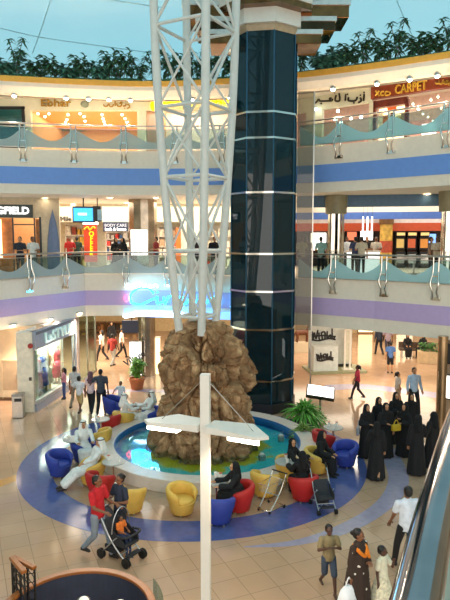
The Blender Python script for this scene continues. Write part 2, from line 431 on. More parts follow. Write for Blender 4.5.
# crown of stepped octagonal tiers
bronze = mat('bronze_mirror', '#7a5634', .12, .9, var=.35, scale=2.5)
cw = mat('crown_white', '#e0dcd2', .45, var=.03)
MB().rings([octa(ER + .02, EL_TOP), octa(ER + .1, EL_TOP + .15), octa(ER + .1, EL_TOP + .22)]).build('crown_collar', mat('champagne_panel', '#b6a58c', .35, .5), el)
tiers = [(1.5, .22, .75), (1.95, .95, 1.5), (2.5, 1.72, 2.3)]
for i, (r, a, b) in enumerate(tiers):
    MB().rings([octa(r, EL_TOP + a), octa(r, EL_TOP + b)]).build('crown_tier', cw, el)
    MB().rings([octa(r + .42, EL_TOP + b - .02), octa(r + .42, EL_TOP + b + .2), octa(r + .2, EL_TOP + b + .24)]).build('crown_step', bronze, el)
for sg in (1, -1):
    for i, (ln_, y0, y1) in enumerate(((.75, 44, 30), (1.25, 31, 17), (1.75, 18, 1))):
        z0, z1 = at(320, y0, 23.0).z, at(320, y1, 23.0).z
        MB().box(ELC + Vector((sg * (1.0 + ln_ / 2), .1, (z0 + z1) / 2)), (ln_ + .6, 1.5, z1 - z0)).build('crown_wing', bronze if i != 1 else mat('dark_bronze_mirror', '#4a3a28', .06, .95, var=.4, scale=2), el, bevel=.02)
        MB().box(ELC + Vector((sg * (1.0 + ln_ / 2), .08, z1 - .09)), (ln_ + .68, 1.6, .16)).build('crown_wing_edge', mat('silver_edge', '#c8ccc8', .3, .5), el)
# tinted screen fin beside the shaft
sc_ = glass_mat('grey_screen_glass', '#d6d2c8', .03, .03, .05, '#9a9488')
PS = Plane((ELC.x + 1.2, 23.3), (ELC.x + 1.95, 23.3))
fin = thing('glass_screen', 'tall grey tinted glass fin standing against the elevator shaft', 'glass screen', PS.P(.3, 0))
mb = MB(); PS.ub(mb, 0.06, .68, 3.1, 12.2, .02); mb.build('glass_pane', sc_, fin)
mb = MB(); PS.ub(mb, .66, .7, 0, 12.2, .06, .02); mb.build('edge_frame', steel, fin)
# ------------------------------------------------------------------ fountain: pool, rock, mast
PC = Vector((-.55, 18.5, 0)); PR = 2.93
rimm = mat('pool_rim_marble', '#dccdbf', .25, var=.05, spec=.5)
pool = thing('fountain_pool', 'round fountain pool with broad pale rim around the brown rock', 'pool', PC)
MB().annulus(PC, PR, PR + .5, 0, .36, 96).build('pool_rim', rimm, pool, bevel=.02)
def poolfloor():
    m = bpy.data.materials.new('painted_pool_floor'); m.use_nodes = True; nt = m.node_tree; b = nt.nodes['Principled BSDF']
    tc = nt.nodes.new('ShaderNodeTexCoord'); ln = nt.nodes.new('ShaderNodeVectorMath'); ln.operation = 'LENGTH'
    n = nt.nodes.new('ShaderNodeTexNoise'); n.inputs['Scale'].default_value = 1.6; n.inputs['Detail'].default_value = 2
    mu = nt.nodes.new('ShaderNodeMath'); mu.operation = 'MULTIPLY_ADD'; mu.inputs[1].default_value = 1.5
    r = nt.nodes.new('ShaderNodeValToRGB'); r.color_ramp.interpolation = 'EASE'
    e = r.color_ramp.elements; e[0].position = .6; e[0].color = (*lin('#ecbc14'), 1); e[1].position = .68; e[1].color = (*lin('#48d0c8'), 1)
    q = e.new(.80); q.color = (*lin('#3cc0d0'), 1); q = e.new(.87); q.color = (*lin('#2a7cc8'), 1)
    sb = nt.nodes.new('ShaderNodeMath'); sb.operation = 'DIVIDE'; sb.inputs[1].default_value = 4.2
    nt.links.new(tc.outputs['Object'], ln.inputs[0]); nt.links.new(tc.outputs['Object'], n.inputs['Vector'])
    nt.links.new(n.outputs['Fac'], mu.inputs[0]); nt.links.new(ln.outputs['Value'], mu.inputs[2]); nt.links.new(mu.outputs[0], sb.inputs[0])
    nt.links.new(sb.outputs[0], r.inputs['Fac']); nt.links.new(r.outputs[0], b.inputs['Base Color']); b.inputs['Roughness'].default_value = .5
    return m
pf = MB().lathe([(.01, .02), (PR, .02), (PR, .06), (.01, .06)], 64, PC).build('pool_floor', poolfloor(), pool)
MB().annulus(PC, PR - .03, PR, .06, .34, 96).build('pool_lining', mat('blue_pool_lining', '#1d63a4', .4), pool)
water = glass_mat('pool_water', '#eefcfc', .05, .03)
nt = water.node_tree
wn = nt.nodes.new('ShaderNodeTexNoise'); wn.inputs['Scale'].default_value = 1.5; wn.inputs['Detail'].default_value = 1
bp = nt.nodes.new('ShaderNodeBump'); bp.inputs['Strength'].default_value = .05; bp.inputs['Distance'].default_value = .05
tcx = nt.nodes.new('ShaderNodeTexCoord'); nt.links.new(tcx.outputs['Object'], wn.inputs['Vector']); nt.links.new(wn.outputs['Fac'], bp.inputs['Height'])
for nd in nt.nodes:
    if nd.type == 'BSDF_GLOSSY': nt.links.new(bp.outputs[0], nd.inputs['Normal'])
MB().lathe([(.01, .24), (PR - .03, .24), (PR - .03, .25), (.01, .25)], 64, PC).build('water_surface', water, pool)
spot = mat('pool_lamp_grey', '#9a968c', .5)
for i, (px, py, lb) in enumerate(((281, 437, 'small grey submersible lamp box in the pool beside the leafy fern'), (262, 456, 'small grey submersible lamp box in the pool nearest the yellow chair'), (186, 480, 'small grey submersible lamp box at the front of the pool'), (237, 417, 'small round white lamp in the pool at the foot of the elevator'))):
    p = gz(px, py, .2); t = thing('pool_lamp', lb, 'lamp', (p.x, p.y, .06), .4 * i)
    MB().box((0, 0, .1), (.2, .14, .2)).build('housing', spot, t, world=False, bevel=.02)
    MB().lathe([(.03, .2), (.055, .2), (.055, .23), (.03, .23)], 12).build('lens', mat('pool_lamp_lens', '#e8e4d8', .2), t, world=False)
# the rock
def rock_mesh():
    prof = [(0.0, 1.85), (.35, 1.88), (.8, 1.74), (1.2, 1.62), (1.7, 1.5), (2.2, 1.52), (2.7, 1.38), (3.2, 1.26), (3.55, 1.25), (3.8, 1.12), (3.98, .8), (4.02, .3)]
    NA, NZ = 230, 180; mb = MB(); rg = []
    C = Vector((-.62, 18.65, 0))
    def R0(z):
        for (a, ra), (b, rb) in zip(prof, prof[1:]):
            if z <= b: return ra + (rb - ra) * (z - a) / (b - a)
        return .3
    for i in range(NZ):
        z = .07 + (4.02 - .07) * i / (NZ - 1); ring = []
        for j in range(NA):
            a = 2 * PI * j / NA; r = R0(z); p = Vector((r * math.cos(a), r * math.sin(a), z))
            q = p * .95 + Vector((3.1, 7.7, 1.3))
            def block(k, off_, amp, tilt):
                qq = Vector((q.x, q.y, q.z * .72)) * k + off_; dd, pp = noise.voronoi(qq, distance_metric='DISTANCE', exponent=2.5)
                c = pp[0]; hsh = noise.cell_vector(c * 3.7 + Vector((.5, .5, .5))); e = min(.2, dd[1] - dd[0]) / .2
                rd = (hsh - Vector((.5, .5, .5)))
                return (amp * (hsh.x - .45) + tilt * (qq - c).dot(rd)) - (1 - e) ** 2 * amp * .55
            d = block(.95, Vector((0, 0, 0)), .42, .3) + block(2.1, Vector((4, 1, 2)), .2, .14) + block(4.6, Vector((7, 3, 5)), .075, .05)
            d += .1 * noise.noise(q * .9) + .035 * noise.noise(q * 9) + .02 * noise.noise(q * 19)
            # bulge on the left shoulder and spur on the right, as in the photograph
            d += .28 * math.exp(-((a - R(186)) / .3) ** 2 - ((z - 2.75) / .38) ** 2) + .22 * math.exp(-((a - R(-8)) / .18) ** 2 - ((z - 2.35) / .22) ** 2)
            d -= .22 * math.exp(-((a - R(190)) / .3) ** 2 - ((z - 1.95) / .25) ** 2)
            k = min(1, max(0, (4.02 - z) / .25)) * .75 + .25
            r2 = max(.12, r - .13 + d * k); zz = z + .18 * noise.noise(q * 1.4) * min(1, z / .6)
            if z > 3.6: zz += .22 * noise.noise(Vector((p.x * 1.7, p.y * 1.7, 5)))
            ring.append(C + Vector((r2 * math.cos(a), r2 * math.sin(a), max(.06, zz))))
        rg.append(ring)
    return mb.rings(rg)
def rockmat():
    m = mat('brown_rock', '#8d6a48', .85, var=.5, scale=2.2, bump=.6)
    nt = m.node_tree; r = [n for n in nt.nodes if n.type == 'VALTORGB'][0]; n = [n for n in nt.nodes if n.type == 'TEX_NOISE'][0]
    n.inputs['Detail'].default_value = 9; n.inputs['Roughness'].default_value = .7; n.inputs['Distortion'].default_value = .8
    e = r.color_ramp.elements; e[0].position = .3; e[0].color = (*lin('#5e4028'), 1); e[1].position = .7; e[1].color = (*lin('#d2ae80'), 1)
    q = e.new(.5); q.color = (*lin('#906c48'), 1); q = e.new(.6); q.color = (*lin('#b8926a'), 1)
    return m
tag(rock_mesh().build('fountain_rock', rockmat(), smooth=35), 'rugged brown artificial rock rising from the fountain pool', 'rock')
# white lattice mast
mw = mat('mast_white', '#cfd0ca', .45, var=.04)
MC = Vector((-.86, 18.3, 0)); S = 18.3 / 600
mast = thing('lattice_mast', 'white four-legged tubular steel lattice mast standing on the rock', 'mast', (MC.x, MC.y, 3.6))
hw = [(-12, 24.5), (335, 18.6), (325, 19.4), (260, 26), (200, 31), (110, 37), (60, 39.2), (0, 40.8), (-60, 42.5), (-130, 44)]
zz = lambda py: at(197, py, 18.3).z
zs = sorted([(zz(py) if py != -12 else 3.4, w * S * .995) for py, w in hw if py != -12]); zs = [(3.8, zs[0][1] * .97)] + zs
def mr(z):
    if z <= zs[0][0]: return zs[0][1]
    for (a, ra), (b, rb) in zip(zs, zs[1:]):
        if z <= b: return ra + (rb - ra) * (z - a) / (b - a)
    return zs[-1][1]
ang = [196, 286, 16, 106]
def mp(k, z):
    r = mr(z); return MC + Vector((r * math.cos(R(ang[k % 4])), r * math.sin(R(ang[k % 4])), z))
topz = zz(-125)
for k in range(4):
    n = 26; MB().tube([mp(k, 3.8 + (topz - 3.8) * i / n) for i in range(n + 1)], .122, 12).build('chord', mw, mast, smooth=60)
lv = [4.32, 6.32, 8.5, 10.5, 12.8, 15.1, 17.2]
for z in lv:
    for k in range(4): MB().tube([mp(k, z), mp(k + 1, z)], .052, 8).build('ring_tube', mw, mast, smooth=60)
for i in range(len(lv) - 1):
    for k in range(4):
        f = (i + k) % 2
        MB().tube([mp(k + f, lv[i]), mp(k + 1 - f, lv[i + 1])], .045, 8).build('diagonal_brace', mw, mast, smooth=60)
        if k in (0, 2): MB().tube([mp(k + 1 - f, lv[i]), mp(k + f, lv[i + 1])], .036, 8).build('diagonal_brace', mw, mast, smooth=60)
# ------------------------------------------------------------------ lamp post in front
LY = 9.0
lb = at(205, 300, LY); ltop = at(205, 374, LY).z; la = at(205, 428, LY).z
lp = thing('lamp_post', 'tall square white lamp post with two winged arms in front of the rock', 'lamp', (lb.x, LY, 0))
lm = mat('lamp_post_white', '#dcd6cc', .4, var=.03)
MB().box((0, 0, ltop / 2), (.145, .145, ltop), R(-8)).build('post', lm, lp, world=False, bevel=.008)
MB().box((0, 0, .04), (.34, .34, .08), R(-8)).build('base_plate', steel, lp, world=False)
glow = mat('lamp_lens_glow', '#fff6e0', .3, emis=9, ecol='#fff0d4')
wy = math.atan2(-.68, 1.55)
for s in (-1, 1):
    M = Matrix.Rotation(wy, 4, 'Z')
    o = [(.06, .2), (.66, .36), (1.06, -.06), (.92, -.2), (.06, -.16)]
    top = [Vector((s * x, y, la + .03 + .05 * (1 - x))) for x, y in o]; bot = [Vector((s * x, y, la - .02 - .015 * (x < .7))) for x, y in o]
    if s < 0: top.reverse(); bot.reverse()
    mb = MB(); mb.rings([[M @ v for v in bot], [M @ v for v in top]])
    arm = mb.build('wing_arm', lm, lp, world=False, bevel=.006)
    mb = MB(); lens = [Vector((s * x, y, 0)) for x, y in ((.42, .08), (.86, .05), (.95, -.17), (.42, -.14))]
    if s < 0: lens.reverse()
    mb.rings([[M @ (v + Vector((0, 0, la - .1))) for v in lens], [M @ (v + Vector((0, 0, la - .03))) for v in lens]])
    mb.build('lamp_lens', glow, arm, world=False, bevel=.015)
    MB().tube([Vector((0, 0, ltop - .12)) + M @ Vector((s * .07, 0, 0)), M @ Vector((s * .78, .03, la + .04))], .007, 5).build('stay_cable', steel, arm, world=False)
l = bpy.data.lights.new('lamp_post_light', 'SPOT'); l.energy = 90; l.color = lin('#ffe8c8'); l.spot_size = R(140); l.shadow_soft_size = .15
for s in (-1, 1):
    o = bpy.data.objects.new('lamp_post_light', l); COL.objects.link(o); o.location = Vector((lb.x, LY, la - .2)) + Matrix.Rotation(wy, 3, 'Z') @ Vector((s * .6, -.05, 0))
# ------------------------------------------------------------------ shop units on three levels
def emat(name, col, e, ecol=None): return mat(name, col, .4, emis=e, ecol=ecol)
litwhite = emat('backlit_white', '#f6f4ee', 2.2)
litwarm = emat('backlit_warm', '#ffe2b0', 1.6)
bulbm = emat('lamp_bulb', '#fff4dc', 8, '#ffeccb')
coolb = emat('lamp_bulb_cool', '#f4fff4', 14, '#e9fff0')
gold = mat('gold_letter', '#d8b040', .4, .2)
paleg = mat('pale_gold_letter', '#a8842c', .4, .2)
sgn = [0]
def wallbox(mb, name, m): return struct(mb.build(name, m))
def sgw(pl, boxes, name, m, bevel=0):
    mb = MB()
    for b in boxes: pl.b(mb, *b)
    return struct(mb.build(name, m, bevel=bevel))
dk_frame = mat('dark_window_frame', '#1a1c1e', .4)
orangew = mat('orange_shop_wall', '#e0a870', .6, var=.06)
paleshop = mat('pale_shop_wall', '#e6dccb', .6, var=.05)
greenw = mat('pale_green_fascia', '#d4d6c2', .5, var=.03)
# ---- second gallery, left: orange shop
W2 = Plane((-16, 29.4), (3.2, 29.4))
B2 = Plane((-16, 35.5), (3.2, 35.5))
zt = 13.3
def walls2():
    mb = MB(); u = lambda x: W2.u(x, 110)
    zs_ = W2.z(90, 110.5)
    W2.ub(mb, 0, W2.L - .3, zs_, zt, .25)
    for a, b in ((25, 30.5), (137, 146), (157.5, 161)): W2.ub(mb, u(a), u(b), F2Z, zs_, .25)
    wallbox(mb, 'wall_second_gallery_left', greenw)
    mb = MB(); B2.ub(mb, 0, W2.L, F2Z, zt, .15); wallbox(mb, 'wall_orange_shop_back', orangew)
    mb = MB()
    for x in (28, 139, 160): mb.box(W2.P(u(x), (F2Z + zt) / 2, -3.1) , (.12, 6.0, zt - F2Z))
    wallbox(mb, 'wall_orange_shop_side', orangew)
    mb = MB(); mb.box((W2.P((u(28) + u(139)) / 2, 12.9, -3.1)), (abs(u(139) - u(28)), 6, .06)); wallbox(mb, 'ceiling_orange_shop', orangew)
    mb = MB(); B2.ub(mb, u(140) , u(232), F2Z, zt, .1, 3.8); wallbox(mb, 'wall_pale_shop_back', paleshop)
walls2()
wn1 = thing('window_unit', 'dark framed shop window with teal glass at the far end of the upper gallery', 'window', W2.P(W2.u(5, 125), F2Z, .0))
mb = MB()
for b in ((-12, 106.5, 25, 109.5), (-12, 144, 25, 148), (22.5, 106.5, 25, 148), (-12, 124, 25, 125)): W2.b(mb, *b, t=.1, off=.06)
mb.build('frame', dk_frame, wn1)
mb = MB(); W2.b(mb, -12, 109, 23, 145, t=.02, off=.02); mb.build('pane', glass_mat('teal_shop_glass', '#4c9498', .15, .02, .35, '#3a8286'), wn1)
# bulbs of the orange shop, rows running back along its ceiling
lampg = 'bulbs in the orange shop ceiling'
def bulb(px, py, z=None, Y=None, label='', group=None, m=None, r=.045, name='ceiling_bulb'):
    d = ray(px, py)
    p = Vector((0, 0, CH)) + d * ((z - CH) / d.z) if z is not None else at(px, py, Y)
    t = thing(name, label, 'lamp', p, 0, group)
    MB().lathe([(.03, .1), (.055, .06), (.055, .02), (.03, .02)], 10).build('socket', steel, t, world=False)
    MB().ell((0, 0, 0), (r, r, r), 10, 7).build('bulb', m or bulbm, t, world=False, smooth=180)
    return t
b0 = None
for ri, xs in enumerate((((38, 114), (45, 117), (41.5, 120.5), (39.5, 123.5)), ((49, 114), (68, 115), (67, 120), (65.5, 123)), ((80, 114), (84, 117), (85, 121.5)), ((102, 115), (103, 119), (104, 122), (105, 125)), ((122, 115), (125, 119), (127, 122.5), (129, 126)))):
    for px, py in xs:
        d = ray(px, py); p = Vector((0, 0, CH)) + d * ((12.74 - CH) / d.z)
        if p.y < 29.55: p.y = 29.55
        if p.y > 35.2: p.y = 35.2
        p.z = 12.78
        if b0 is None:
            b0 = thing('ceiling_bulb', 'small bright bulb on the orange shop ceiling', 'lamp', p, 0, lampg)
            MB().lathe([(.03, .08), (.05, .05), (.05, .01), (.03, .01)], 10).build('socket', steel, b0, world=False)
            MB().ell((0, 0, -.02), (.06, .06, .06), 10, 7).build('bulb', bulbm, b0, world=False, smooth=180)
        else: dup(b0, b0['label'], p)
# lettering on the pale fascia
def sign(name, label, pl, px, py, txt, hpx, m, ext=.05, sx=1, bold=0, font=None, off=.08, group=None):
    o = pl.pt(px, py) + pl.n * off; s = abs(pl.z(px, py - hpx / 2) - pl.z(px, py + hpx / 2))
    t = thing(name, label, 'sign', o); text_mesh('lettering', txt, s * 1.35, m, t, o, pl.x, ext, bold, sx=sx, font=font); return t
def strokes(name, pl, px0, py0, w, h, paths, r, m, parent, off=.1, sub=5, n=6):
    """tube lettering drawn as strokes in a unit box laid on a plane"""
    mb = MB()
    for p in paths: mb.tube(spline([pl.pt(px0 + x * w, py0 + y * h) + pl.n * off for x, y in p], sub), r, n)
    return mb.build(name, m, parent, smooth=60)
s1 = sign('shop_sign', 'thin gold latin script lettering over the orange shop', W2, 56, 103.5, 'Ebhar', 8, paleg, sx=1.25, bold=.004)
s2 = thing('shop_sign', 'thin gold arabic lettering over the orange shop', 'sign', W2.pt(117, 105))
ARABIC = [[(0, .55), (.04, .75), (.14, .72), (.2, .5), (.24, .75), (.34, .75), (.38, .5)], [(.44, .1), (.45, .72)], [(.5, .4), (.54, .72), (.66, .74), (.7, .35), (.66, .3), (.62, .5)], [(.74, .72), (.84, .7), (.86, .45)], [(.9, .55), (.97, .6), (1.0, .85), (.9, 1)], [(.18, .2), (.2, .24)], [(.8, .95), (.82, 1)]]
strokes('lettering', W2, 104, 100, 26, 9, ARABIC, .035, paleg, s2)
s3 = thing('shop_emblem', 'small oval emblem between the gold scripts over the orange shop', 'sign', W2.pt(85, 104.5))
mb = MB(); c = W2.pt(85, 104.5) + W2.n * .05
MB().rings([[c + W2.x * (.2 * k * math.cos(a * PI / 10)) + Vector((0, 0, .16 * k * math.sin(a * PI / 10))) + W2.n * d for a in range(20)] for k, d in ((1, -.05), (1, .02), (.8, .05))]).build('plaque', mat('sage_plaque', '#8d9a8a', .4), s3)
s4 = thing('neon_shop_sign', 'glowing yellow script sign behind the white mast on the upper gallery', 'sign', W2.pt(190, 101))
yl = emat('yellow_neon', '#ffd200', 2.6)
strokes('lettering', W2, 164, 98, 30, 8, ARABIC, .07, yl, s4)
strokes('lettering', W2, 202, 97, 32, 9, [[(0, .6), (.1, .2), (.2, .7), (.3, .3), (.4, .8), (.5, .4), (.62, .8)], [(.7, .1), (.72, .9)], [(.8, .6), (.9, .2), (1, .7), (.9, .8)]], .06, yl, s4)
s5 = thing('neon_emblem', 'round orange and yellow glowing emblem left of the white mast', 'sign', W2.pt(153, 106))
c = W2.pt(153.5, 106) + W2.n * .1; MB().ell(c, (.15, .06, .25), 14, 9).build('lamp_face', emat('amber_glow', '#ffb400', 2.2), s5, smooth=180)
# ---- second gallery, right
W2R = Plane((on_line(E2, 296).x + .5, 29.6), (10.6, 23.9))
BR = Plane((W2R.o.x + 1.4, W2R.o.y + 2.6), (12.0, 26.5))
mb = MB(); W2R.ub(mb, -.5, W2R.u(372, 95), W2R.z(345, 106), zt, .2)
for a, b in ((306, 322), (369, 374)): W2R.ub(mb, W2R.u(a, 115), W2R.u(b, 115), F2Z, W2R.z(345, 106), .2)
wallbox(mb, 'wall_second_gallery_right', greenw)
mb = MB(); BR.ub(mb, -3, BR.L + 3, F2Z, zt, .15); wallbox(mb, 'wall_second_gallery_shops_back', mat('rose_grey_wall', '#c9aaa0', .6))
redbr = mat('red_brown_fascia', '#7c3216', .45, var=.12)
mb = MB(); W2R.ub(mb, W2R.u(372, 95), W2R.L + 2, W2R.z(400, 95.2), W2R.z(400, 83), .3, .12); wallbox(mb, 'wall_carpet_shop_fascia', redbr)
mb = MB(); W2R.ub(mb, W2R.u(372, 95), W2R.L + 2, W2R.z(400, 83), zt, .2, .0); wallbox(mb, 'wall_second_gallery_end', greenw)
s6 = thing('shop_sign', 'black arabic lettering on the pale fascia right of the elevator', 'sign', W2R.pt(342, 98))
AZ = [[(.98, .0), (.97, .75)], [(.97, -.15), (.99, -.2)], [(.9, .4), (.92, .75), (.86, .95)], [(.9, .1), (.91, .14)], [(.84, .3), (.8, .72), (.66, .72), (.66, .35)], [(.76, .95), (.78, 1)], [(.6, .0), (.59, .75)], [(.63, .0), (.64, .05)], [(.46, -.1), (.47, .72), (.38, .7), (.4, .1)], [(.36, -.2), (.38, -.15)], [(.33, .5), (.3, .75), (.26, .5), (.3, .45)], [(.3, .75), (.06, .75), (.05, .5)], [(.03, .55), (.0, .8), (-.05, 1.05)], [(.08, 1), (.1, 1.04)]]
strokes('lettering', W2R, 318, 94.5, 48, 9, AZ, .045, mat('black_gold_letter', '#2a2410', .4, .3), s6)
s7 = thing('shop_sign', 'gold capital lettering reading carpet on the red brown fascia', 'sign', W2R.pt(410, 88))
o = W2R.pt(412, 88.5) + W2R.n * .16; text_mesh('lettering', 'CARPET', .52, gold, s7, o, W2R.x, .04, .004, sx=.74)
s7b = thing('shop_emblem', 'gold ornamental monogram left of the carpet lettering', 'sign', W2R.pt(386, 92))
strokes('lettering', W2R, 377, 91, 15, 6, [[(.0, .1), (.25, .9)], [(.25, .1), (0, .9)], [(.55, .2), (.38, .3), (.38, .8), (.56, .8)], [(.7, .2), (.95, .3), (.95, .7), (.7, .85), (.66, .5), (.7, .2)]], .035, gold, s7b, off=.16)
s8 = thing('shop_sign', 'gold arabic lettering at the far end of the red brown fascia', 'sign', W2R.pt(445, 83))
strokes('lettering', W2R, 437, 80, 17, 6, ARABIC, .04, paleg, s8, off=.17)
# doors and displays of the carpet shop
doorw = mat('mahogany', '#5e2212', .4, var=.2)
cs = thing('shop_entrance', 'mahogany framed entrance with lit displays under the carpet lettering', 'shopfront', W2R.P(W2R.u(391, 118), F2Z, 0))
mb = MB()
for b in ((373.5, 101, 376, 140), (405, 99, 408.5, 140), (374, 99, 408, 106)): W2R.b(mb, *b, t=.14, off=.06)
mb.build('door_frame', doorw, cs)
mb = MB(); W2R.b(mb, 376, 106, 405, 140, t=.02, off=-.3); mb.build('lit_display_back', litwarm, cs)
mb = MB(); W2R.b(mb, 385, 106, 394, 109, t=.04, off=-.24); mb.build('orange_banner', mat('orange_banner', '#d8622a', .5, emis=.4), cs)
for k, (x, c_) in enumerate(((379, '#f0e0c0'), (384, '#b86a38'), (391, '#5e3a22'), (397, '#e8d4a4'), (402, '#9a8a70'))):
    mb = MB(); W2R.b(mb, x - 2, 112 + k % 2 * 3, x + 2, 134, t=.12, off=-.1); mb.build('hanging_rug', mat('rug_%s' % c_[1:], c_, .8, var=.4, scale=12), cs)
shelf = thing('display_arch', 'white lit arch display inside the rose coloured shop at the upper right', 'display', BR.P(BR.u(436, 112), F2Z, .4))
mb = MB(); BR.ub(mb, BR.u(414, 112), BR.u(452, 112), F2Z, 12.1, .1, .4); mb.build('panel', mat('rose_panel', '#c98f8a', .5, var=.2, scale=3), shelf)
mb = MB(); BR.ub(mb, BR.u(426, 112), BR.u(440, 112), 11.3, 11.9, .04, .46); mb.build('light_panel', litwhite, shelf)
for k, (px, py) in enumerate(((413, 104), (418, 109), (423, 114), (428, 117), (433, 121), (438, 97), (431, 100), (446, 103), (441, 108))):
    bulb(px, py, Y=at(px, py, BR.pt(px, py).y - .8).y, label='small bright bulb strung in the rose coloured shop', group='bulbs in the rose coloured shop', m=bulbm)
# display tables in the shop behind the arabic sign
for k, (px, py, lab) in enumerate(((332, 131, 'dark heap of folded cloth on a pink display left of the pair'), (347, 131, 'dark heap of folded cloth on a pink display right of the pair'))):
    p = W2R.pt(px, py) - W2R.n * 1.0
    t = thing('display_stand', lab, 'display', (p.x, p.y, F2Z), math.atan2(W2R.x.y, W2R.x.x))
    MB().box((0, 0, .4), (1.0, .6, .8)).build('plinth', mat('pink_plinth', '#e0a8a0', .5), t, world=False)
    MB().ell((0, 0, .98), (.42, .24, .2)).build('cloth_heap', mat('charcoal_cloth', '#2c2c34', .8), t, world=False, smooth=180)
for k, (px, py) in enumerate(((316, 109), (338, 111), (341, 122.5), (351, 118.5), (361, 117), (335, 119))):
    bulb(px, py, Y=W2R.pt(px, py).y + (1.2 if k else -.3), label='white downlight behind the black arabic lettering', group='downlights behind the black arabic lettering', m=coolb, r=.07)
# ---- spot lamps under the planted ledge
led0 = None
for px, py in ((18, 90), (69, 92), (91, 95), (111, 93), (132, 96), (193, 95), (230, 94), (331, 87), (374, 81), (406, 75.5), (433, 70)):
    p = on_line(E3, px); i = None
    zb = 12.86; a = thing if led0 is None else None
    loc = Vector((p.x, p.y + .3, 12.9)) if p else Vector(at(px, py, 26))
    if led0 is None:
        led0 = thing('ledge_spotlight', 'round spot lamp under the planted ledge', 'lamp', loc, 0, 'spot lamps under the planted ledge')
        MB().lathe([(.1, .1), (.13, .02), (.13, -.06), (.11, -.06)], 14).build('housing', steel, led0, world=False, smooth=50)
        MB().ell((0, 0, -.06), (.095, .095, .08), 12, 8).build('bulb', coolb, led0, world=False, smooth=180)
    else: dup(led0, led0['label'], loc)
    l = bpy.data.lights.new('ledge_spot', 'SPOT'); l.energy = 520; l.color = lin('#ffe4c8'); l.spot_size = R(120); l.spot_blend = .6; l.shadow_soft_size = .12
    lo = bpy.data.objects.new('ledge_spot', l); COL.objects.link(lo); lo.location = loc + Vector((0, -.3, -.25)); lo.rotation_euler = (R(-28), 0, 0)
# ---- first gallery, left
W1 = Plane((-14.5, 26.9), (-7.0, 28.6))
W1b = Plane((-10.5, 33.0), (3.6, 33.0))
mb = MB(); u = lambda x: W1.u(x, 240)
W1.ub(mb, -2, u(43), W1.z(20, 218), 8.55, .2); W1.ub(mb, u(41), u(60), F1Z, 8.55, .7); wallbox(mb, 'wall_first_gallery_left', mat('gallery_cream', '#d6c7ac', .6))
mb = MB(); W1b.ub(mb, -1, W1b.L, W1b.z(110, 222), 8.55, .2); W1b.ub(mb, -6, W1b.L, F1Z, 8.55, .15, -2.2)
wallbox(mb, 'wall_first_gallery_shops', mat('pale_shop_cream', '#ddd8c2', .6))
mb = MB(); W1.ub(mb, -3, u(41), F1Z, 8.3, .15, -2.4); wallbox(mb, 'wall_corner_shop_back', orangew)
sp = thing('shop_fascia', 'dark fascia board with white capital lettering at the left gallery corner', 'sign', W1.pt(20, 212))
mb = MB(); W1.b(mb, -40, 204.5, 33, 217.5, t=.12, off=.14); mb.build('fascia_board', mat('charcoal_board', '#39423f', .5), sp)
o = W1.pt(29.6, 211.2) + W1.n * .17; text_mesh('lettering', 'SPRINGFIELD', .45, emat('white_sign_letter', '#ffffff', 1.3), sp, o, W1.x, .03, .012, align='RIGHT', sx=1.0)
fr = thing('shop_entrance', 'dark framed glass entrance with wooden side panels below the white capital lettering', 'shopfront', W1.P(u(25), F1Z, 0))
mb = MB()
for b in ((40, 217, 42, 276), (13, 218, 14.5, 276), (34.5, 218, 36, 276), (14, 224, 35, 225.2)): W1.b(mb, *b, t=.1, off=.05)
mb.build('door_frame', dk_frame, fr)
mb = MB(); W1.b(mb, -12, 218, 13, 276, t=.06, off=-.5); W1.b(mb, 36, 219, 41, 268, t=.06, off=-.2); mb.build('wood_panel', mat('amber_wood', '#c07a40', .5, var=.3, scale=4), fr)
mb = MB(); W1.b(mb, -12, 219, 1, 258, t=.02, off=-.3); mb.build('light_panel', litwarm, fr)
# spire beside the corner column
tp = W1.pt(54.5, 210) + W1.n * .25; bs = W1.pt(54.5, 272) + W1.n * .25
spi = thing('blue_spire', 'slim grey blue pointed spire standing against the cream corner column', 'ornament', (bs.x, bs.y, F1Z))
hh = tp.z - F1Z
MB().rings([[Vector((math.cos(a * PI / 4) * r, math.sin(a * PI / 4) * r * .4, z * hh)) for a in range(8)] for r, z in ((.3, 0), (.3, .3), (.26, .55), (.15, .82), (.01, 1))]).build('spire_body', mat('grey_blue_spire', '#6f82a8', .5), spi, world=False)
MB().rings([[Vector((math.cos(a * PI / 4) * r, math.sin(a * PI / 4) * r * .4, z)) for a in range(8)] for r, z in ((.36, 0), (.36, .12))]).build('foot', steel, spi, world=False)
# hanging screen and speaker
tvp = at(83.5, 214.5, 28.2); tv = thing('hanging_screen', 'flat screen with blue picture hanging from the gallery ceiling', 'television', (tvp.x, tvp.y, tvp.z), R(8))
MB().box((0, .06, 0), (1.02, .1, .74)).build('bezel', black, tv, world=False, bevel=.015)
MB().box((0, 0, 0), (.9, .02, .6)).build('screen', emat('blue_screen', '#39a5ee', 1.3), tv, world=False)
MB().box((-.05, -.012, .02), (.4, .01, .1)).build('caption', emat('screen_white', '#e9f6ff', 1.5), tv, world=False)
MB().tube([(0, .08, .37), (0, .08, 8.55 - tvp.z)], .03).build('ceiling_rod', dark, tv, world=False)
p = at(97.5, 214, 28.3); spk = thing('hanging_loudspeaker', 'dark box loudspeaker hanging right of the blue screen', 'speaker', p)
MB().box((0, 0, 0), (.36, .36, .72)).build('cabinet', dark, spk, world=False, bevel=.02)
MB().tube([(0, 0, .36), (0, 0, 8.55 - p.z)], .025).build('ceiling_rod', dark, spk, world=False)
MB().box((.14, -.2, -.05), (.2, .02, .5)).build('number_plate', mat('pale_blue_plate', '#9cc4d8', .4), spk, world=False)
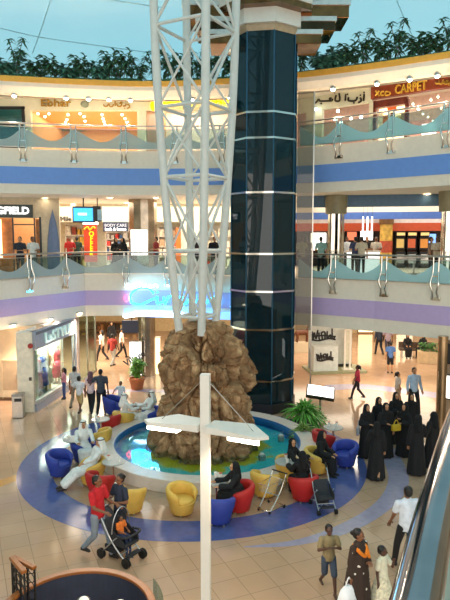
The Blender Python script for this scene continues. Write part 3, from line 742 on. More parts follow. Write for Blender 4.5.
# red OFFER banner
of = thing('offer_banner', 'red banner with yellow upright letters and a lit strip on top', 'banner', W1b.P(W1b.u(91, 240), F1Z, 1.4))
PO = Plane((-12, 31), (4, 31))
mb = MB(); PO.b(mb, 84, 223, 97, 262, t=.08); mb.build('panel', mat('red_banner', '#b83a1e', .5, emis=.25), of)
mb = MB(); PO.b(mb, 83, 221, 97.5, 224.5, t=.2, off=.05); mb.build('light_strip', litwhite, of)
for i, ch in enumerate('OFFER'):
    o = PO.pt(91.5, 234 + i * 5) + PO.n * .02; text_mesh('lettering', ch, .34, emat('yellow_letter', '#f2c400', .7), of, o, PO.x, .015, .01)
strokes('flourish', PO, 84.5, 226, 11, 5, [[(0, .7), (.3, .2), (.5, .8), (.8, .2), (1, .5)]], .05, mat('yellow_paint', '#e8b400', .5), of, off=.05)
sg = sign('shop_sign', 'small dark script lettering over the boutique left of the red banner', W1b, 66, 219, 'Mlle', 5, dark, off=.03)
bs = thing('shop_fascia', 'navy blue fascia with small white lettering left of the clad column', 'sign', W1b.pt(116, 227))
mb = MB(); W1b.b(mb, 103.5, 222, 128, 231.5, t=.12, off=.12); mb.build('fascia_board', mat('navy_board', '#25344e', .5), bs)
o = W1b.pt(116, 225.5) + W1b.n * .14; text_mesh('lettering', 'BODY CARE', .22, emat('pale_sign_letter', '#c8d0e0', .2), bs, o, W1b.x, .01, .0)
o = W1b.pt(116, 229.3) + W1b.n * .14; text_mesh('lettering', 'bath & home', .22, emat('white_sign_letter', '#ffffff', .7), bs, o, W1b.x, .01, .005)
# shelving with goods in the shops of the first gallery
def shelving(name, label, pl, x0, y0, x1, y1, off, cols, cat='shelf', rows=4, group=None, frame=None, depth=.35, seed=1):
    rn = random.Random(seed); u0, u1 = pl.u(x0, (y0 + y1) / 2), pl.u(x1, (y0 + y1) / 2); z0, z1 = pl.z((x0 + x1) / 2, y1), pl.z((x0 + x1) / 2, y0)
    t = thing(name, label, cat, pl.P((u0 + u1) / 2, z0, off), 0, group)
    mb = MB(); pl.ub(mb, u0, u1, z0, z1, .04, off - depth)
    for k in range(rows + 1): pl.ub(mb, u0, u1, z0 + (z1 - z0) * k / rows - .02, z0 + (z1 - z0) * k / rows + .02, depth, off)
    for uu in (u0, u1): pl.ub(mb, uu - .02, uu + .02, z0, z1, depth, off)
    mb.build('frame', frame or white, t)
    for k in range(rows):
        zz0 = z0 + (z1 - z0) * k / rows + .02; h = (z1 - z0) / rows; uu = u0 + .05
        cl = rn.choice(cols); mb = MB(); parts = {}
        while uu < u1 - .15:
            w = rn.uniform(.1, .28); c_ = rn.choice(cols); parts.setdefault(c_, MB())
            pl.ub(parts[c_], uu, min(u1 - .03, uu + w), zz0, zz0 + h * rn.uniform(.5, .85), depth * .7, off - .03); uu += w + rn.uniform(.02, .1)
        for c_, m_ in parts.items():
            g = m_.build('goods', mat('goods_%s' % c_[1:], c_, .6, var=.25, scale=9), t); g['kind'] = 'stuff'
    return t
shelving('boutique_shelf', 'clothes shelves behind glass left of the red banner', W1b, 60, 224, 83, 268, -1.2, ['#b8902c', '#8a3a28', '#d8d0c0', '#3a4a40', '#c8b468'], seed=3)
shelving('boutique_shelf', 'red and white goods on shelves under the navy fascia', W1b, 104, 232, 128, 268, -.6, ['#d84038', '#f0ece4', '#e8e0d8', '#3c5c8c', '#c8c4bc'], seed=5, rows=5)
shelving('boutique_shelf', 'pale goods on shelves between the clad column and the mast', W1b, 157, 226, 176, 268, -.8, ['#e8dcc8', '#caa888', '#d86a4a', '#f0ece4'], seed=8)
shelving('boutique_shelf', 'pale goods on shelves right behind the mast beside the elevator', W1b, 205, 226, 232, 268, -.8, ['#f0e8d4', '#d8c8b0', '#c8402c', '#8a6a4a'], seed=9)
mb = MB(); W1b.b(mb, 181, 222, 203, 270, t=.1, off=.1); wallbox(mb, 'wall_between_shops', mat('pale_green_wall', '#d9dccb', .5))
ob = thing('orange_stand', 'orange vertical display panel seen through the mast on the first gallery', 'display', W1b.P(W1b.u(179, 240), F1Z, .3))
mb = MB(); W1b.b(mb, 176.5, 228, 181, 266, t=.08, off=.3); mb.build('panel', mat('orange_panel', '#d8682a', .5, emis=.3), ob)
mb = MB(); W1b.b(mb, 176, 266, 181.5, 270, t=.4, off=.4); mb.build('base', white, ob)
# clad column with bright poster box
cp = at(143, 240, 29.4); bronzeclad = mat('bronze_cladding', '#a89a88', .18, .9, var=.35, scale=1.5)
struct(MB().lathe([(.69, F1Z), (.69, 8.55)], 12, (cp.x, cp.y, 0)).build('wall_clad_column', bronzeclad))
pb = thing('poster_box', 'bright white poster box standing before the bronze clad column', 'poster', (at(139, 242, 28.45).x, 28.45, F1Z))
PB = Plane((-8, 28.45), (2, 28.45)); mb = MB(); PB.b(mb, 131, 230, 147, 255, t=.12); mb.build('light_face', litwhite, pb)
mb = MB(); PB.b(mb, 130.5, 229.3, 147.5, 255.7, t=.1, off=-.06); PB.b(mb, 137, 255, 141, 277, t=.1, off=-.06); mb.build('frame', steel, pb)
# ---- first gallery, right: food court
WF = Plane((3.4, 33.5), (15.5, 31.0))
WG = Plane((3.4, 36.0), (15.5, 34.0))
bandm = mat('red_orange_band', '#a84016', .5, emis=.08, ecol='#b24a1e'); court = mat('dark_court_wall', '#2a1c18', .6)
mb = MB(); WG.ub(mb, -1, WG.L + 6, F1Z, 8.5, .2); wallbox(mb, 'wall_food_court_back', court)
mb = MB(); WF.ub(mb, -.5, WF.L + 6, WF.z(380, 231), WF.z(380, 223), .4); wallbox(mb, 'wall_food_court_band', bandm)
bluec = mat('blue_ceiling_cove', '#3f62a8', .5, emis=.1, ecol='#2c55a8'); slate = mat('slate_blue_cove', '#4a6a84', .5)
PF1 = Plane((3.2, 27.0), (14, 24.5)); PF2 = Plane((3.4, 31.0), (15, 28.6))
mb = MB(); PF1.ub(mb, 0, PF1.L + 4, PF1.z(380, 206.5), 8.6, .3); wallbox(mb, 'ceiling_slate_cove', slate)
mb = MB(); PF2.ub(mb, 0, PF2.L + 4, PF2.z(380, 219), PF2.z(380, 212), .3); wallbox(mb, 'ceiling_blue_cove', bluec)
mb = MB(); PF2.ub(mb, 0, PF2.L + 4, PF2.z(380, 212), 8.6, .3); wallbox(mb, 'ceiling_cove_drop', white)
mb = MB(); WF.ub(mb, 0, WF.L + 5, WF.z(380, 223), 8.6, .3); wallbox(mb, 'ceiling_cove_back', mat('lilac_white', '#c9c2c4', .5))
fcs = [(311, 233, 326, 250, 'white lit menu board nearest the elevator in the food court', litwhite), (347, 232, 356, 240, 'small lit menu board with red dish pictures in the food court', emat('menu_red', '#d86a4a', 1.2)), (360, 230, 372, 240, 'white lit menu board under the hanging tubes in the food court', litwhite), (425, 234, 434, 243, 'blue flickering game screen at the far right of the food court', emat('game_blue', '#6f9ae0', 1.5))]
for x0, y0, x1, y1, lb_, m_ in fcs:
    t = thing('menu_board', lb_, 'sign', WG.P(WG.u((x0 + x1) / 2, 240), WG.z((x0 + x1) / 2, y1), .5))
    mb = MB(); WG.b(mb, x0, y0, x1, y1, t=.05, off=.6); mb.build('light_face', m_, t)
    mb = MB(); WG.b(mb, x0 - .6, y0 - .6, x1 + .6, y1 + .6, t=.5, off=.56); mb.build('case', dark, t)
ylp = at(386, 240, 31.5); yc = thing('painted_drum', 'yellow and red painted round column drum in the food court', 'column', (ylp.x, ylp.y, F1Z))
MB().lathe([(.32, 0), (.32, 2.35)], 16).build('drum', mat('yellow_mural', '#c8a24a', .5, var=.5, scale=3), yc, world=False, smooth=60)
MB().lathe([(.38, 2.35), (.38, 3.4)], 16).build('capital', mat('brown_band', '#6a4a22', .5), yc, world=False, smooth=60)
MB().lathe([(.335, .9), (.335, 1.5)], 16, cap=False).build('painted_band', mat('red_mural', '#a8442a', .5, var=.4, scale=4), yc, world=False, smooth=60)
for k, (px, cc, lb_) in enumerate(((397.5, '#d8b464', 'arcade cabinet with pale marquee beside the yellow drum'), (408.5, '#c85a2c', 'arcade cabinet with red playfield, middle of three'), (420.5, '#d88a34', 'arcade cabinet with amber playfield, farthest from the yellow drum'))):
    p = WG.pt(px, 250) + WG.n * 1.1; t = thing('arcade_cabinet', lb_, 'arcade machine', (p.x, p.y, F1Z), math.atan2(WG.x.y, WG.x.x))
    MB().rings([[Vector((x, y, z)) for y, z in ((-.4, 0), (-.4, .9), (-.1, 1.0), (-.05, 1.7), (-.3, 1.75), (-.3, 2.0), (.4, 2.0), (.4, 0))] for x in (-.25, .25)]).build('cabinet', black, t, world=False)
    MB().box((0, -.09, 1.35), (.4, .03, .5)).build('screen', emat('arcade_' + cc[1:], cc, .45), t, world=False)
    MB().box((0, -.31, 1.87), (.44, .02, .16)).build('marquee', emat('arcade_marquee', '#e8c880', .7), t, world=False)
    MB().box((0, -.42, .5), (.4, .02, .5)).build('coin_door', steel, t, world=False)
ch_f = mat('rippled_chrome', '#cfc8bc', .1, 1, var=.3, scale=2)
for px, Y, nm in ((335.5, 26.6, 'wall_chrome_pillar_near_elevator'), (450, 24.2, 'wall_chrome_pillar_far_side')):
    p = at(px, 240, Y); struct(MB().rings([[Vector((p.x + (.33 + .05 * math.cos(5 * a * PI / 16)) * math.cos(a * PI / 16), p.y + (.33 + .05 * math.cos(5 * a * PI / 16)) * math.sin(a * PI / 16), z)) for a in range(32)] for z in (F1Z, 8.0)]).build(nm, ch_f, smooth=60))
    struct(MB().lathe([(.46, 7.75), (.5, 8.56)], 20, (p.x, p.y, 0)).build(nm + '_capital', mat('olive_capital', '#8a8468', .5), smooth=40))
ct = thing('service_counter', 'bright white service counter behind the glass of the food court', 'counter', (at(363, 262, 28.4).x, 28.4, F1Z), R(-12))
MB().box((0, 0, .5), (1.5, .7, 1.0)).build('body', emat('white_counter', '#f4f4f0', .8), ct, world=False, bevel=.03)
MB().box((0, 0, 1.03), (1.6, .8, .06)).build('worktop', white, ct, world=False)
for k, x in enumerate((-.35, .0, .35)):
    p = at(363 + k * 4.5, 224, 29.5); t = thing('pendant_tube', 'slim white tube lamp hanging over the food court counter', 'lamp', p, 0, 'hanging tube lamps')
    MB().tube([(0, 0, -.35), (0, 0, .35)], .035).build('tube', emat('tube_glow', '#ffffff', 2), t, world=False)
    MB().tube([(0, 0, .35), (0, 0, 8.5 - p.z)], .008, 5).build('cord', dark, t, world=False)
# food-court tables seen through the glass
for k, (px, Y, lb_) in enumerate(((396, 26.2, 'round grey table by the glass between the balusters of the food court'), (414, 27.6, 'round grey table farther from the glass in the food court'))):
    p = at(px, 262, Y); t = thing('bistro_table', lb_, 'table', (p.x, p.y, F1Z))
    MB().lathe([(.5, .72), (.5, .76)], 20).build('tabletop', mat('grey_top', '#8a8c8c', .4), t, world=False)
    MB().tube([(0, 0, .03), (0, 0, .72)], .04).build('pedestal', steel, t, world=False); MB().lathe([(.28, 0), (.26, .03)], 16).build('base', steel, t, world=False)
# ---- ceiling downlights (first gallery)
dl0 = None
def downlight(px, py, z, label, group):
    global dl0
    d = ray(px, py); p = Vector((0, 0, CH)) + d * ((z - CH) / d.z)
    if dl0 is None:
        dl0 = thing('downlight', label, 'lamp', p, 0, group)
        MB().lathe([(.2, 0), (.2, -.03), (.15, -.03), (.15, 0)], 16, cap=False).build('trim_ring', white, dl0, world=False)
        MB().lathe([(.15, -.01), (.02, -.025)], 16).build('lens', bulbm, dl0, world=False); return dl0
    r = dup(dl0, label, p, group=group); return r
for px, py in ((45, 198), (110, 198), (156, 198), (73, 204), (126, 203), (170, 206)): downlight(px, py, 8.54, 'round downlight above the first gallery, opposite the food court', 'downlights of the first gallery on the elevator\'s shopfront side')
for px, py in ((427, 194), (338, 200), (386, 200), (328, 208), (400, 209.5), (420, 206)): downlight(px, py, 8.54, 'round ceiling downlight above the food court', 'downlights above the food court')
for px, Y in ((352, 29.5), (372, 28.4), (402, 29.2), (418, 28.0)):
    x_ = at(px, 210, Y).x; downlight(px, 210, 8.54, 'small ceiling downlight between the slate and blue food court bands', 'downlights between the food court bands').location = (x_, Y, 8.5)
# fascia spots of the lilac edge, left
for px, py in ((10, 325), (48, 319), (78, 313)):
    q = on_line(E1, px); i = 0; z = at(px, py, q.y).z; tg = (E1[2] - E1[1]).normalized(); n = Vector((tg.y, -tg.x, 0))
    t = thing('fascia_spot', 'small bright spot lamp below the lilac stripe', 'lamp', q + n * .03 + Vector((0, 0, z)), 0, 'spot lamps below the lilac stripe')
    M = Matrix.Rotation(math.atan2(n.y, n.x) + PI / 2, 3, 'Z')
    mb = MB(); mb.box((0, 0, .03), (.34, .12, .05), M=M); mb.build('hood', steel, t, world=False)
    MB().ell((0, 0, -.03), (.13, .1, .06), M=M).build('bulb', bulbm, t, world=False, smooth=180)
    l = bpy.data.lights.new('fascia_spot_light', 'SPOT'); l.energy = 520; l.color = lin('#ffe8d0'); l.spot_size = R(130); l.spot_blend = .6; l.shadow_soft_size = .1
    lo = bpy.data.objects.new('fascia_spot_light', l); COL.objects.link(lo); lo.location = q + n * .35 + Vector((0, 0, z - .1)); lo.rotation_euler = (R(-20), 0, 0)
# ---- neon cinema sign on the lilac edge
NP = Plane((-3.6, 27.45), (2.6, 26.0)); NP = Plane((E1[3].x - 1.6, E1[3].y - .05), (on_line(E1, 231).x, on_line(E1, 231).y))
NP.o = NP.o + NP.n * .1
cyan = emat('cyan_neon', '#39d8ff', 7, '#22c8ff'); nwhite = emat('white_neon', '#dff4ff', 5, '#d4ecff'); pink = emat('pink_neon', '#ff5a78', 3)
ns = thing('neon_sign', 'large blue and white neon script sign glowing on the lilac gallery edge', 'sign', NP.pt(170, 300))
mb = MB(); NP.b(mb, 124, 310.5, 232, 318, t=.05, off=-.02); mb.build('backing_panel', mat('pale_blue_panel', '#a9c4f0', .4, emis=1.1, ecol='#6fb0ff'), ns)
strokes('script_tube', NP, 128, 287, 110, 22, [[(.24, .3), (.2, .08), (.1, .05), (.03, .35), (.04, .7), (.12, .8), (.2, .62), (.26, .5)], [(.27, .42), (.27, .75), (.31, .7)], [(.27, .22), (.275, .25)], [(.33, .45), (.34, .78), (.37, .45), (.41, .45), (.42, .76), (.45, .7)], [(.46, .62), (.5, .55), (.49, .42), (.455, .55), (.48, .8), (.54, .7), (.57, .45), (.57, .78), (.6, .45), (.63, .78), (.66, .45), (.69, .78), (.73, .6)], [(.8, .42), (.76, .5), (.77, .76), (.81, .6), (.81, .42), (.82, .78)]], .045, cyan, ns, off=.06)
strokes('swirl_tube', NP, 231, 287, 11, 20, [[(.1, .25), (.5, .0), (.9, .2), (.6, .45), (.1, .6), (.3, .8), (.9, .7)], [(.0, .98), (1, .92)]], .05, cyan, ns, off=.06)
strokes('caption_tube', NP, 126, 283.5, 34, 5, [[(0, .8), (.05, .1), (.1, .8), (.15, .2), (.2, .8)], [(.26, .5), (.32, .2), (.36, .7), (.3, .8), (.26, .5)], [(.42, .8), (.42, .2), (.5, .5), (.52, .8)], [(.58, .8), (.6, .1)], [(.66, .6), (.72, .3), (.76, .7), (.7, .8), (.66, .6)], [(.84, .8), (.84, .3), (.92, .3), (.94, .8)]], .035, nwhite, ns, off=.06)
strokes('underline_tube', NP, 124, 311, 60, 6, [[(0, .9), (.25, .35), (.6, .3), (1, .6)], [(.02, 1), (.4, .6), (1, .9)]], .06, nwhite, ns, off=.06)
strokes('accent_tube', NP, 125, 295, 4, 6, [[(0, .5), (.5, 0), (1, .5), (.5, 1), (0, .5)]], .04, pink, ns, off=.06)
la_ = bpy.data.lights.new('neon_glow', 'AREA'); la_.energy = 38; la_.color = lin('#58c8ff'); la_.shape = 'RECTANGLE'; la_.size = 4.5; la_.size_y = .8
lo = bpy.data.objects.new('neon_glow', la_); COL.objects.link(lo); c = NP.pt(180, 300) + NP.n * .3; lo.location = c + NP.n * .25; lo.rotation_euler = (R(-90), 0, math.atan2(NP.x.y, NP.x.x))
# ------------------------------------------------------------------ ground floor surroundings
# left: cream wall with service door, pilaster, dress shop window
wl = mat('ground_cream_wall', '#d8c2a2', .55, var=.04)
PD = Plane((-14, 24.3), (-7.3, 24.3))
mb = MB(); PD.ub(mb, 0, PD.L, 0, 3.12, .2); wallbox(mb, 'wall_ground_left', wl)
mb = MB(); PD.ub(mb, 0, PD.L, 0, .14, .03, .03); struct(mb.build('baseboard_left', mat('brown_skirting', '#7a5638', .4)))
dp = gz(11, 398, 0); sd = thing('service_door', 'flush grey brown service door in the cream wall at the left edge', 'door', (dp.x, 24.3, 0))
mb = MB(); PD.b(mb, 3, 361, 18.5, 397.5, t=.06, off=.05); mb.build('door_leaf', mat('taupe_door', '#a58f74', .45), sd)
mb = MB()
for b in ((2.2, 360, 3.2, 398), (18.2, 360, 19.2, 398), (2.2, 359.4, 19.2, 361)): PD.b(mb, *b, t=.08, off=.07)
mb.build('door_frame', mat('cream_frame', '#c7ad8a', .5), sd)
mb = MB(); PD.b(mb, 3, 390, 18.5, 396.5, t=.03, off=.08); mb.build('kick_plate', mat('pale_kick_plate', '#d9c4a4', .4), sd)
mb = MB(); PD.ub(mb, PD.u(16.6, 380), PD.u(17.4, 380), .95, 1.1, .05, .12); mb.build('handle', steel, sd)
A0, A1 = gz(37.5, 412), gz(78, 385)
PW = Plane((A0.x, A0.y), (A1.x, A1.y))
mb = MB(); mb.box((A0.x - .42, A0.y + .28, 1.56), (.62, .6, 3.12), .0); wallbox(mb, 'wall_ground_pilaster', mat('pilaster_cream', '#efe2cc', .5))
for k, (py, lb_, c_) in enumerate(((346, 'small round red alarm bell on the cream pilaster', '#a83028'), (379, 'small dark call box on the cream pilaster below the red bell', '#4a3a34'))):
    z = at(30.5, py, A0.y - .05).z; t = thing('alarm_bell' if k == 0 else 'call_box', lb_, 'alarm', (at(30.5, py, A0.y - .03).x, A0.y - .03, z))
    m_ = mat('alarm_%d' % k, c_, .4)
    if k == 0: MB().rings([[Vector((r * math.cos(a * PI / 8), y, r * math.sin(a * PI / 8))) for a in range(16)] for r, y in ((.1, .01), (.1, -.04), (.05, -.07))]).build('gong', m_, t, world=False)
    else: MB().box((0, -.02, 0), (.1, .06, .13)).build('box', m_, t, world=False, bevel=.01)
ub = lambda *a: PW.ub(*a)
L = PW.L
mb = MB(); PW.ub(mb, 0, L, 0, .42, .25); PW.ub(mb, 0, L, 2.42, 3.12, .25); PW.ub(mb, L - .12, L, 0, 3.12, .2)
wallbox(mb, 'wall_dress_shop_front', mat('grey_shopfront', '#9a9aa4', .45))
mb = MB(); PW.ub(mb, .0, L, .3, 3.1, .08, -.66); wallbox(mb, 'wall_dress_shop_back', mat('shop_white', '#f2ece4', .5))
mb = MB(); PW.ub(mb, .0, L, .3, .42, .66, 0); wallbox(mb, 'floor_dress_shop_window', mat('window_plinth', '#f0e8de', .4))
ssn = thing('shop_sign', 'silver capital lettering over the dress shop window on the ground floor', 'sign', PW.P(L * .48, 2.76, .02))
o = PW.P(L * .5, 2.74, .06); text_mesh('lettering', 'LaSTYLE', .58, mat('silver_letter', '#dfe8e6', .2, .7, emis=.35, ecol='#bfeee4'), ssn, o, PW.x, .03, .01, sx=1.35)
mb = MB(); PW.ub(mb, .1, L - .1, 3.0, 3.1, .05, .03); mb.build('dark_slot_strip', mat('slot_grey', '#6a6668', .6), ssn)  # flat dark grey strip standing in for the slot above the lettering
wg = thing('display_window', 'tall glass pane of the dress shop window', 'window', PW.P(L / 2, .42, -.1))
mb = MB(); PW.ub(mb, .03, L - .12, .42, 2.42, .02, -.1); mb.build('pane', clear, wg)
mb = MB()
for uu in (.02, L * .62, L - .13): PW.ub(mb, uu - .02, uu + .02, .42, 2.42, .05, -.08)
mb.build('frame', steel, wg)
def mannequin(name, label, loc, rz, top, skirt, h=1.6):
    t = thing(name, label, 'mannequin', loc, rz)
    s = h / 1.7; sk = mat('mannequin_ivory', '#e8d8c4', .4)
    mb = MB(); mb.caps((0, 0, 1.42 * s), (0, 0, 1.5 * s), .05, .05); mb.ell((0, -.01, 1.6 * s), (.075 * s, .09 * s, .11 * s))
    for q in (-1, 1):
        mb.caps((q * .17 * s, 0, 1.36 * s), (q * .24 * s, .03, 1.08 * s), .045, .036); mb.caps((q * .24 * s, .03, 1.08 * s), (q * .23 * s, -.1, .85 * s), .036, .025)
        mb.caps((q * .08 * s, 0, .5 * s), (q * .08 * s, 0, .08), .05, .035)
    mb.build('figure', sk, t, world=False, smooth=180)
    MB().lathe([(.1 * s, 1.43 * s), (.19 * s, 1.36 * s), (.17 * s, 1.2 * s), (.14 * s, 1.06 * s), (.18 * s, .88 * s)], 16, sy=.65).build('top', mat('cloth_' + top[1:], top, .8, var=.35, scale=14), t, world=False, smooth=180)
    MB().lathe([(.16 * s, .98 * s), (.2 * s, .86 * s), (.27 * s, .3 * s), (.26 * s, .28 * s)], 16, sy=.8).build('skirt', mat('cloth_' + skirt[1:], skirt, .8, var=.35, scale=14), t, world=False, smooth=180)
    MB().lathe([(.2, 0), (.2, .02), (.03, .04), (.02, .1)], 16).build('stand', steel, t, world=False)
    return t
for i, (px, tp_, sk_, lb_) in enumerate(((40, '#d8b84a', '#e8c85a', 'yellow dress, at the near end of the dress shop window'), (46, '#d88a94', '#b86a84', 'rose dress, second from the near end of the dress shop window'), (51.5, '#3a5ab0', '#4a6ac0', 'blue gown in the middle of the dress shop window'), (56, '#d8903a', '#e8dcc8', 'orange top over a pale skirt in the dress shop window'), (66, '#d84a5a', '#e0607a', 'coral dress, at the far end of the dress shop window'))):
    u_ = PW.u(px, 380); p = PW.P(u_, 0, -.38)
    mannequin('mannequin', 'mannequin in a ' + lb_, (p.x, p.y, .42), R(60), tp_, sk_, 1.75)
for i, (px, c_, lb_) in enumerate(((41, '#b8343c', 'red handbag on the floor of the dress shop window'), (55, '#c8a03a', 'golden handbag on the floor of the dress shop window'))):
    u_ = PW.u(px, 395); p = PW.P(u_, 0, -.3); t = thing('handbag', lb_, 'bag', (p.x, p.y, .42), R(70))
    MB().box((0, 0, .13), (.34, .12, .26)).build('body', mat('bag_%s' % c_[1:], c_, .5), t, world=False, bevel=.03)
    MB().tube(spline([(-.1, 0, .25), (-.07, 0, .4), (.07, 0, .4), (.1, 0, .25)], 4), .012, 6).build('handle', mat('bag_%s' % c_[1:], c_, .5), t, world=False)
# litter bin
p = gz(19, 417); bn = thing('litter_bin', 'square steel litter bin standing before the cream pilaster', 'bin', p, R(5))
MB().box((0, 0, .42), (.4, .36, .82)).build('body', steel, bn, world=False, bevel=.02)
MB().box((0, 0, .87), (.42, .38, .1)).build('lid', mat('bin_lid', '#8e8a84', .3, .8), bn, world=False, bevel=.02)
MB().box((0.03, -.19, .7), (.26, .02, .12)).build('opening', black, bn, world=False)
# left corridor: glass shopfronts, shelves, column with lit boxes
PB1 = Plane((-13, 43), (2, 43)); PB2 = Plane((3, 42), (20, 42))
mb = MB(); PB1.ub(mb, -3, PB1.L, 0, 3.12, .2); wallbox(mb, 'wall_corridor_back_left', mat('gold_corridor_wall', '#d8c090', .5, var=.1))
mb = MB(); PB2.ub(mb, 0, PB2.L, 0, 3.12, .2); wallbox(mb, 'wall_corridor_back_right', mat('amber_corridor_wall', '#d8c298', .5, var=.1))
PG = Plane((A1.x, A1.y + .2), (A1.x + .25, A1.y + 2.9))
gf = thing('glass_shopfront', 'glass shopfront receding along the left corridor beyond the dress shop', 'shopfront', PG.P(3, 0))
mb = MB(); PG.ub(mb, .2, PG.L, .1, 3.1, .03); mb.build('pane', clear, gf)
mb = MB()
for k in range(3): PG.ub(mb, .1 + k * 1.25, .16 + k * 1.25, 0, 3.12, .08, .02)
PG.ub(mb, .1, PG.L, 0, .1, .08, .02); mb.build('frame', steel, gf)
brown = ['#5a3a22', '#8a5a2c', '#c89a4a', '#3a2a1c', '#d8b878', '#a06a34']
for k, (x0, x1, Y, lb_) in enumerate(((72, 88, 41.5, 'leftmost brown shelf of goods at the back of the left corridor'), (90, 106, 42.4, 'second brown shelf of goods at the back of the left corridor'), (108, 124, 42.4, 'third brown shelf of goods at the back of the left corridor'), (126, 150, 42.6, 'brown shelf of goods at the corridor back, right behind the lit column'))):
    pl = Plane((-14, Y), (4, Y)); shelving('goods_shelf', lb_, pl, x0, 322, x1, 346, .3, brown, rows=3, frame=mat('wood_shelf', '#8a6238', .5), depth=.5, seed=20 + k)
dkh = thing('hanging_board', 'dark blue board hanging under the lilac edge beside the lit column', 'sign', at(132, 328, 30))
PH = Plane((-9, 30), (2, 30)); mb = MB(); PH.b(mb, 122, 320.5, 141, 333, t=.2); mb.build('board', mat('midnight_board', '#2c3450', .4), dkh)
mb = MB(); PH.b(mb, 131, 316, 132, 321, t=.05, off=-.06); mb.build('hanger', dark, dkh)
cpx = at(147, 360, 29.0); struct(MB().lathe([(.42, 0), (.42, 3.12)], 12, (cpx.x, cpx.y, 0)).build('wall_ground_clad_column', bronzeclad))
lbx = thing('light_box', 'glowing white advertising box at the foot of the clad column', 'poster', (at(136, 375, 28.4).x, 28.4, 0))
PL = Plane((-9, 28.4), (2, 28.4)); mb = MB(); PL.b(mb, 130, 342.5, 141, 375, t=.14, off=.02); mb.build('light_face', litwhite, lbx)
mb = MB(); PL.b(mb, 129.3, 341.5, 141.7, 376, t=.14, off=-.06); PL.b(mb, 129.3, 376, 141.7, 379.5, t=.3, off=0); mb.build('case', steel, lbx)
lb2 = thing('light_box', 'warm lit advertising box behind the rock, right of the clad column', 'poster', (at(156, 375, 29.2).x, 29.2, 0))
PL2 = Plane((-9, 29.2), (2, 29.2)); mb = MB(); PL2.b(mb, 151, 338, 160, 378, t=.14); mb.build('light_face', litwarm, lb2)
mb = MB(); PL2.b(mb, 150.4, 337, 160.6, 381.6, t=.14, off=-.08); mb.build('case', steel, lb2)
vs = thing('freestanding_sign', 'slanting black script sign beside the glowing white box', 'sign', (at(134, 372, 27.9).x, 27.9, 0))
mb = MB(); PV = Plane((-9, 27.9), (2, 27.9)); o = PV.pt(134.5, 358.5)
text_mesh('lettering', 'Village', .42, black, vs, o, (.86, 0, .5), .02, .012, zdir=(-.5, 0, .86))
MB().tube([(o.x - .2, 27.95, 0), (o.x - .2, 27.95, o.z - .1)], .02, 6).build('post', steel, vs)
MB().lathe([(.16, 0), (.14, .03)], 14, (o.x - .2, 27.95, 0)).build('foot', steel, vs)
# planting helpers
leafm = mat('leaf_green', '#3f7a2c', .5, var=.45, scale=5); leafd = mat('leaf_dark', '#3f6a48', .55, var=.4, scale=5); leafb = mat('leaf_bluegreen', '#4f8470', .5, var=.4, scale=5)
fernm = mat('fern_green', '#5fa83a', .5, var=.4, scale=4); stemm = mat('stem_brown', '#5a4a30', .7)
terra = mat('terracotta', '#b8683a', .7, var=.15)
def leaf(mb, base, d, L, w, droop=.3, n=3):
    base = Vector(base); d = Vector(d).normalized(); s = d.cross(Vector((0, 0, 1)))
    s = s.normalized() if s.length > .05 else Vector((1, 0, 0)); up = s.cross(d)
    rg = []
    for i in range(n + 1):
        t = i / n; p = base + d * (L * t) + Vector((0, 0, -droop * L * t * t)); ww = w * math.sin(PI * (.12 + .86 * t)) * .5
        rg.append([p - s * ww, p + up * (.12 * ww + .003), p + s * ww, p - up * .004])
    return mb.rings(rg)
def bush(name, label, loc, h, r, n, L, w, m, seed, pot=None, cat='plant', group=None, droop=.35, stems=5):
    rn = random.Random(seed); t = thing(name, label, cat, loc, rn.uniform(0, 6), group); z0 = 0
    if pot:
        pr, ph, pm_ = pot; MB().lathe([(pr * .72, 0), (pr, ph * .85), (pr * 1.08, ph * .85), (pr * 1.08, ph), (pr * .92, ph), (pr * .88, ph * .88), (.02, ph * .88)], 20).build('pot', pm_, t, world=False, smooth=40); z0 = ph * .85
    mb = MB(); ms = MB()
    for k in range(stems):
        a = rn.uniform(0, 2 * PI); q = rn.uniform(.2, .7); tip = Vector((math.cos(a) * r * q, math.sin(a) * r * q, z0 + h * rn.uniform(.55, .95)))
        pts = spline([(0, 0, z0), tip * .5 + Vector((0, 0, z0 * .5 + .05 * h)), tip], 4); ms.tube(pts, .012, 5)
        for i in range(n // stems):
            p = pts[rn.randrange(3, len(pts))]; b = rn.uniform(0, 2 * PI)
            leaf(mb, p, (math.cos(b), math.sin(b), rn.uniform(-.2, .9)), L * rn.uniform(.7, 1.2), w * rn.uniform(.7, 1.2), droop)
    ms.build('stem', stemm, t, world=False); mb.build('foliage', m, t, world=False, smooth=180)
    return t
p = gz(137, 389); bush('potted_plant', 'bushy green plant in a round terracotta pot near the clad column', p, 1.05, .62, 280, .34, .16, mat('bright_leaf', '#6f9a34', .5, var=.4), 3, (.34, .5, terra))
def fern(name, label, loc, n, L, m, seed, pot):
    rn = random.Random(seed); t = thing(name, label, 'plant', loc); pr, ph = pot
    MB().lathe([(pr * .75, 0), (pr, ph * .9), (pr * 1.05, ph), (pr * .9, ph), (.02, ph * .85)], 20).build('pot', mat('grey_pot', '#8a8478', .7), t, world=False, smooth=40)
    mb = MB()
    for k in range(n):
        a = rn.uniform(0, 2 * PI); e = rn.uniform(.25, 1.5); d = Vector((math.cos(a) * math.cos(e), math.sin(a) * math.cos(e), math.sin(e)))
        leaf(mb, (0, 0, ph * .8), d, L * rn.uniform(.7, 1.1), .1, rn.uniform(.45, .95), 6)
    mb.build('fronds', m, t, world=False, smooth=180)
p = gz(304, 424); fern('potted_fern', 'large arching green fern beside the pool and elevator', p, 260, 1.2, fernm, 5, (.34, .45))
p = gz(303, 440); fern('potted_fern', 'smaller pale green fern in front of the large fern', p, 150, .75, mat('fern_pale', '#7c9a44', .5, var=.4), 6, (.22, .28))
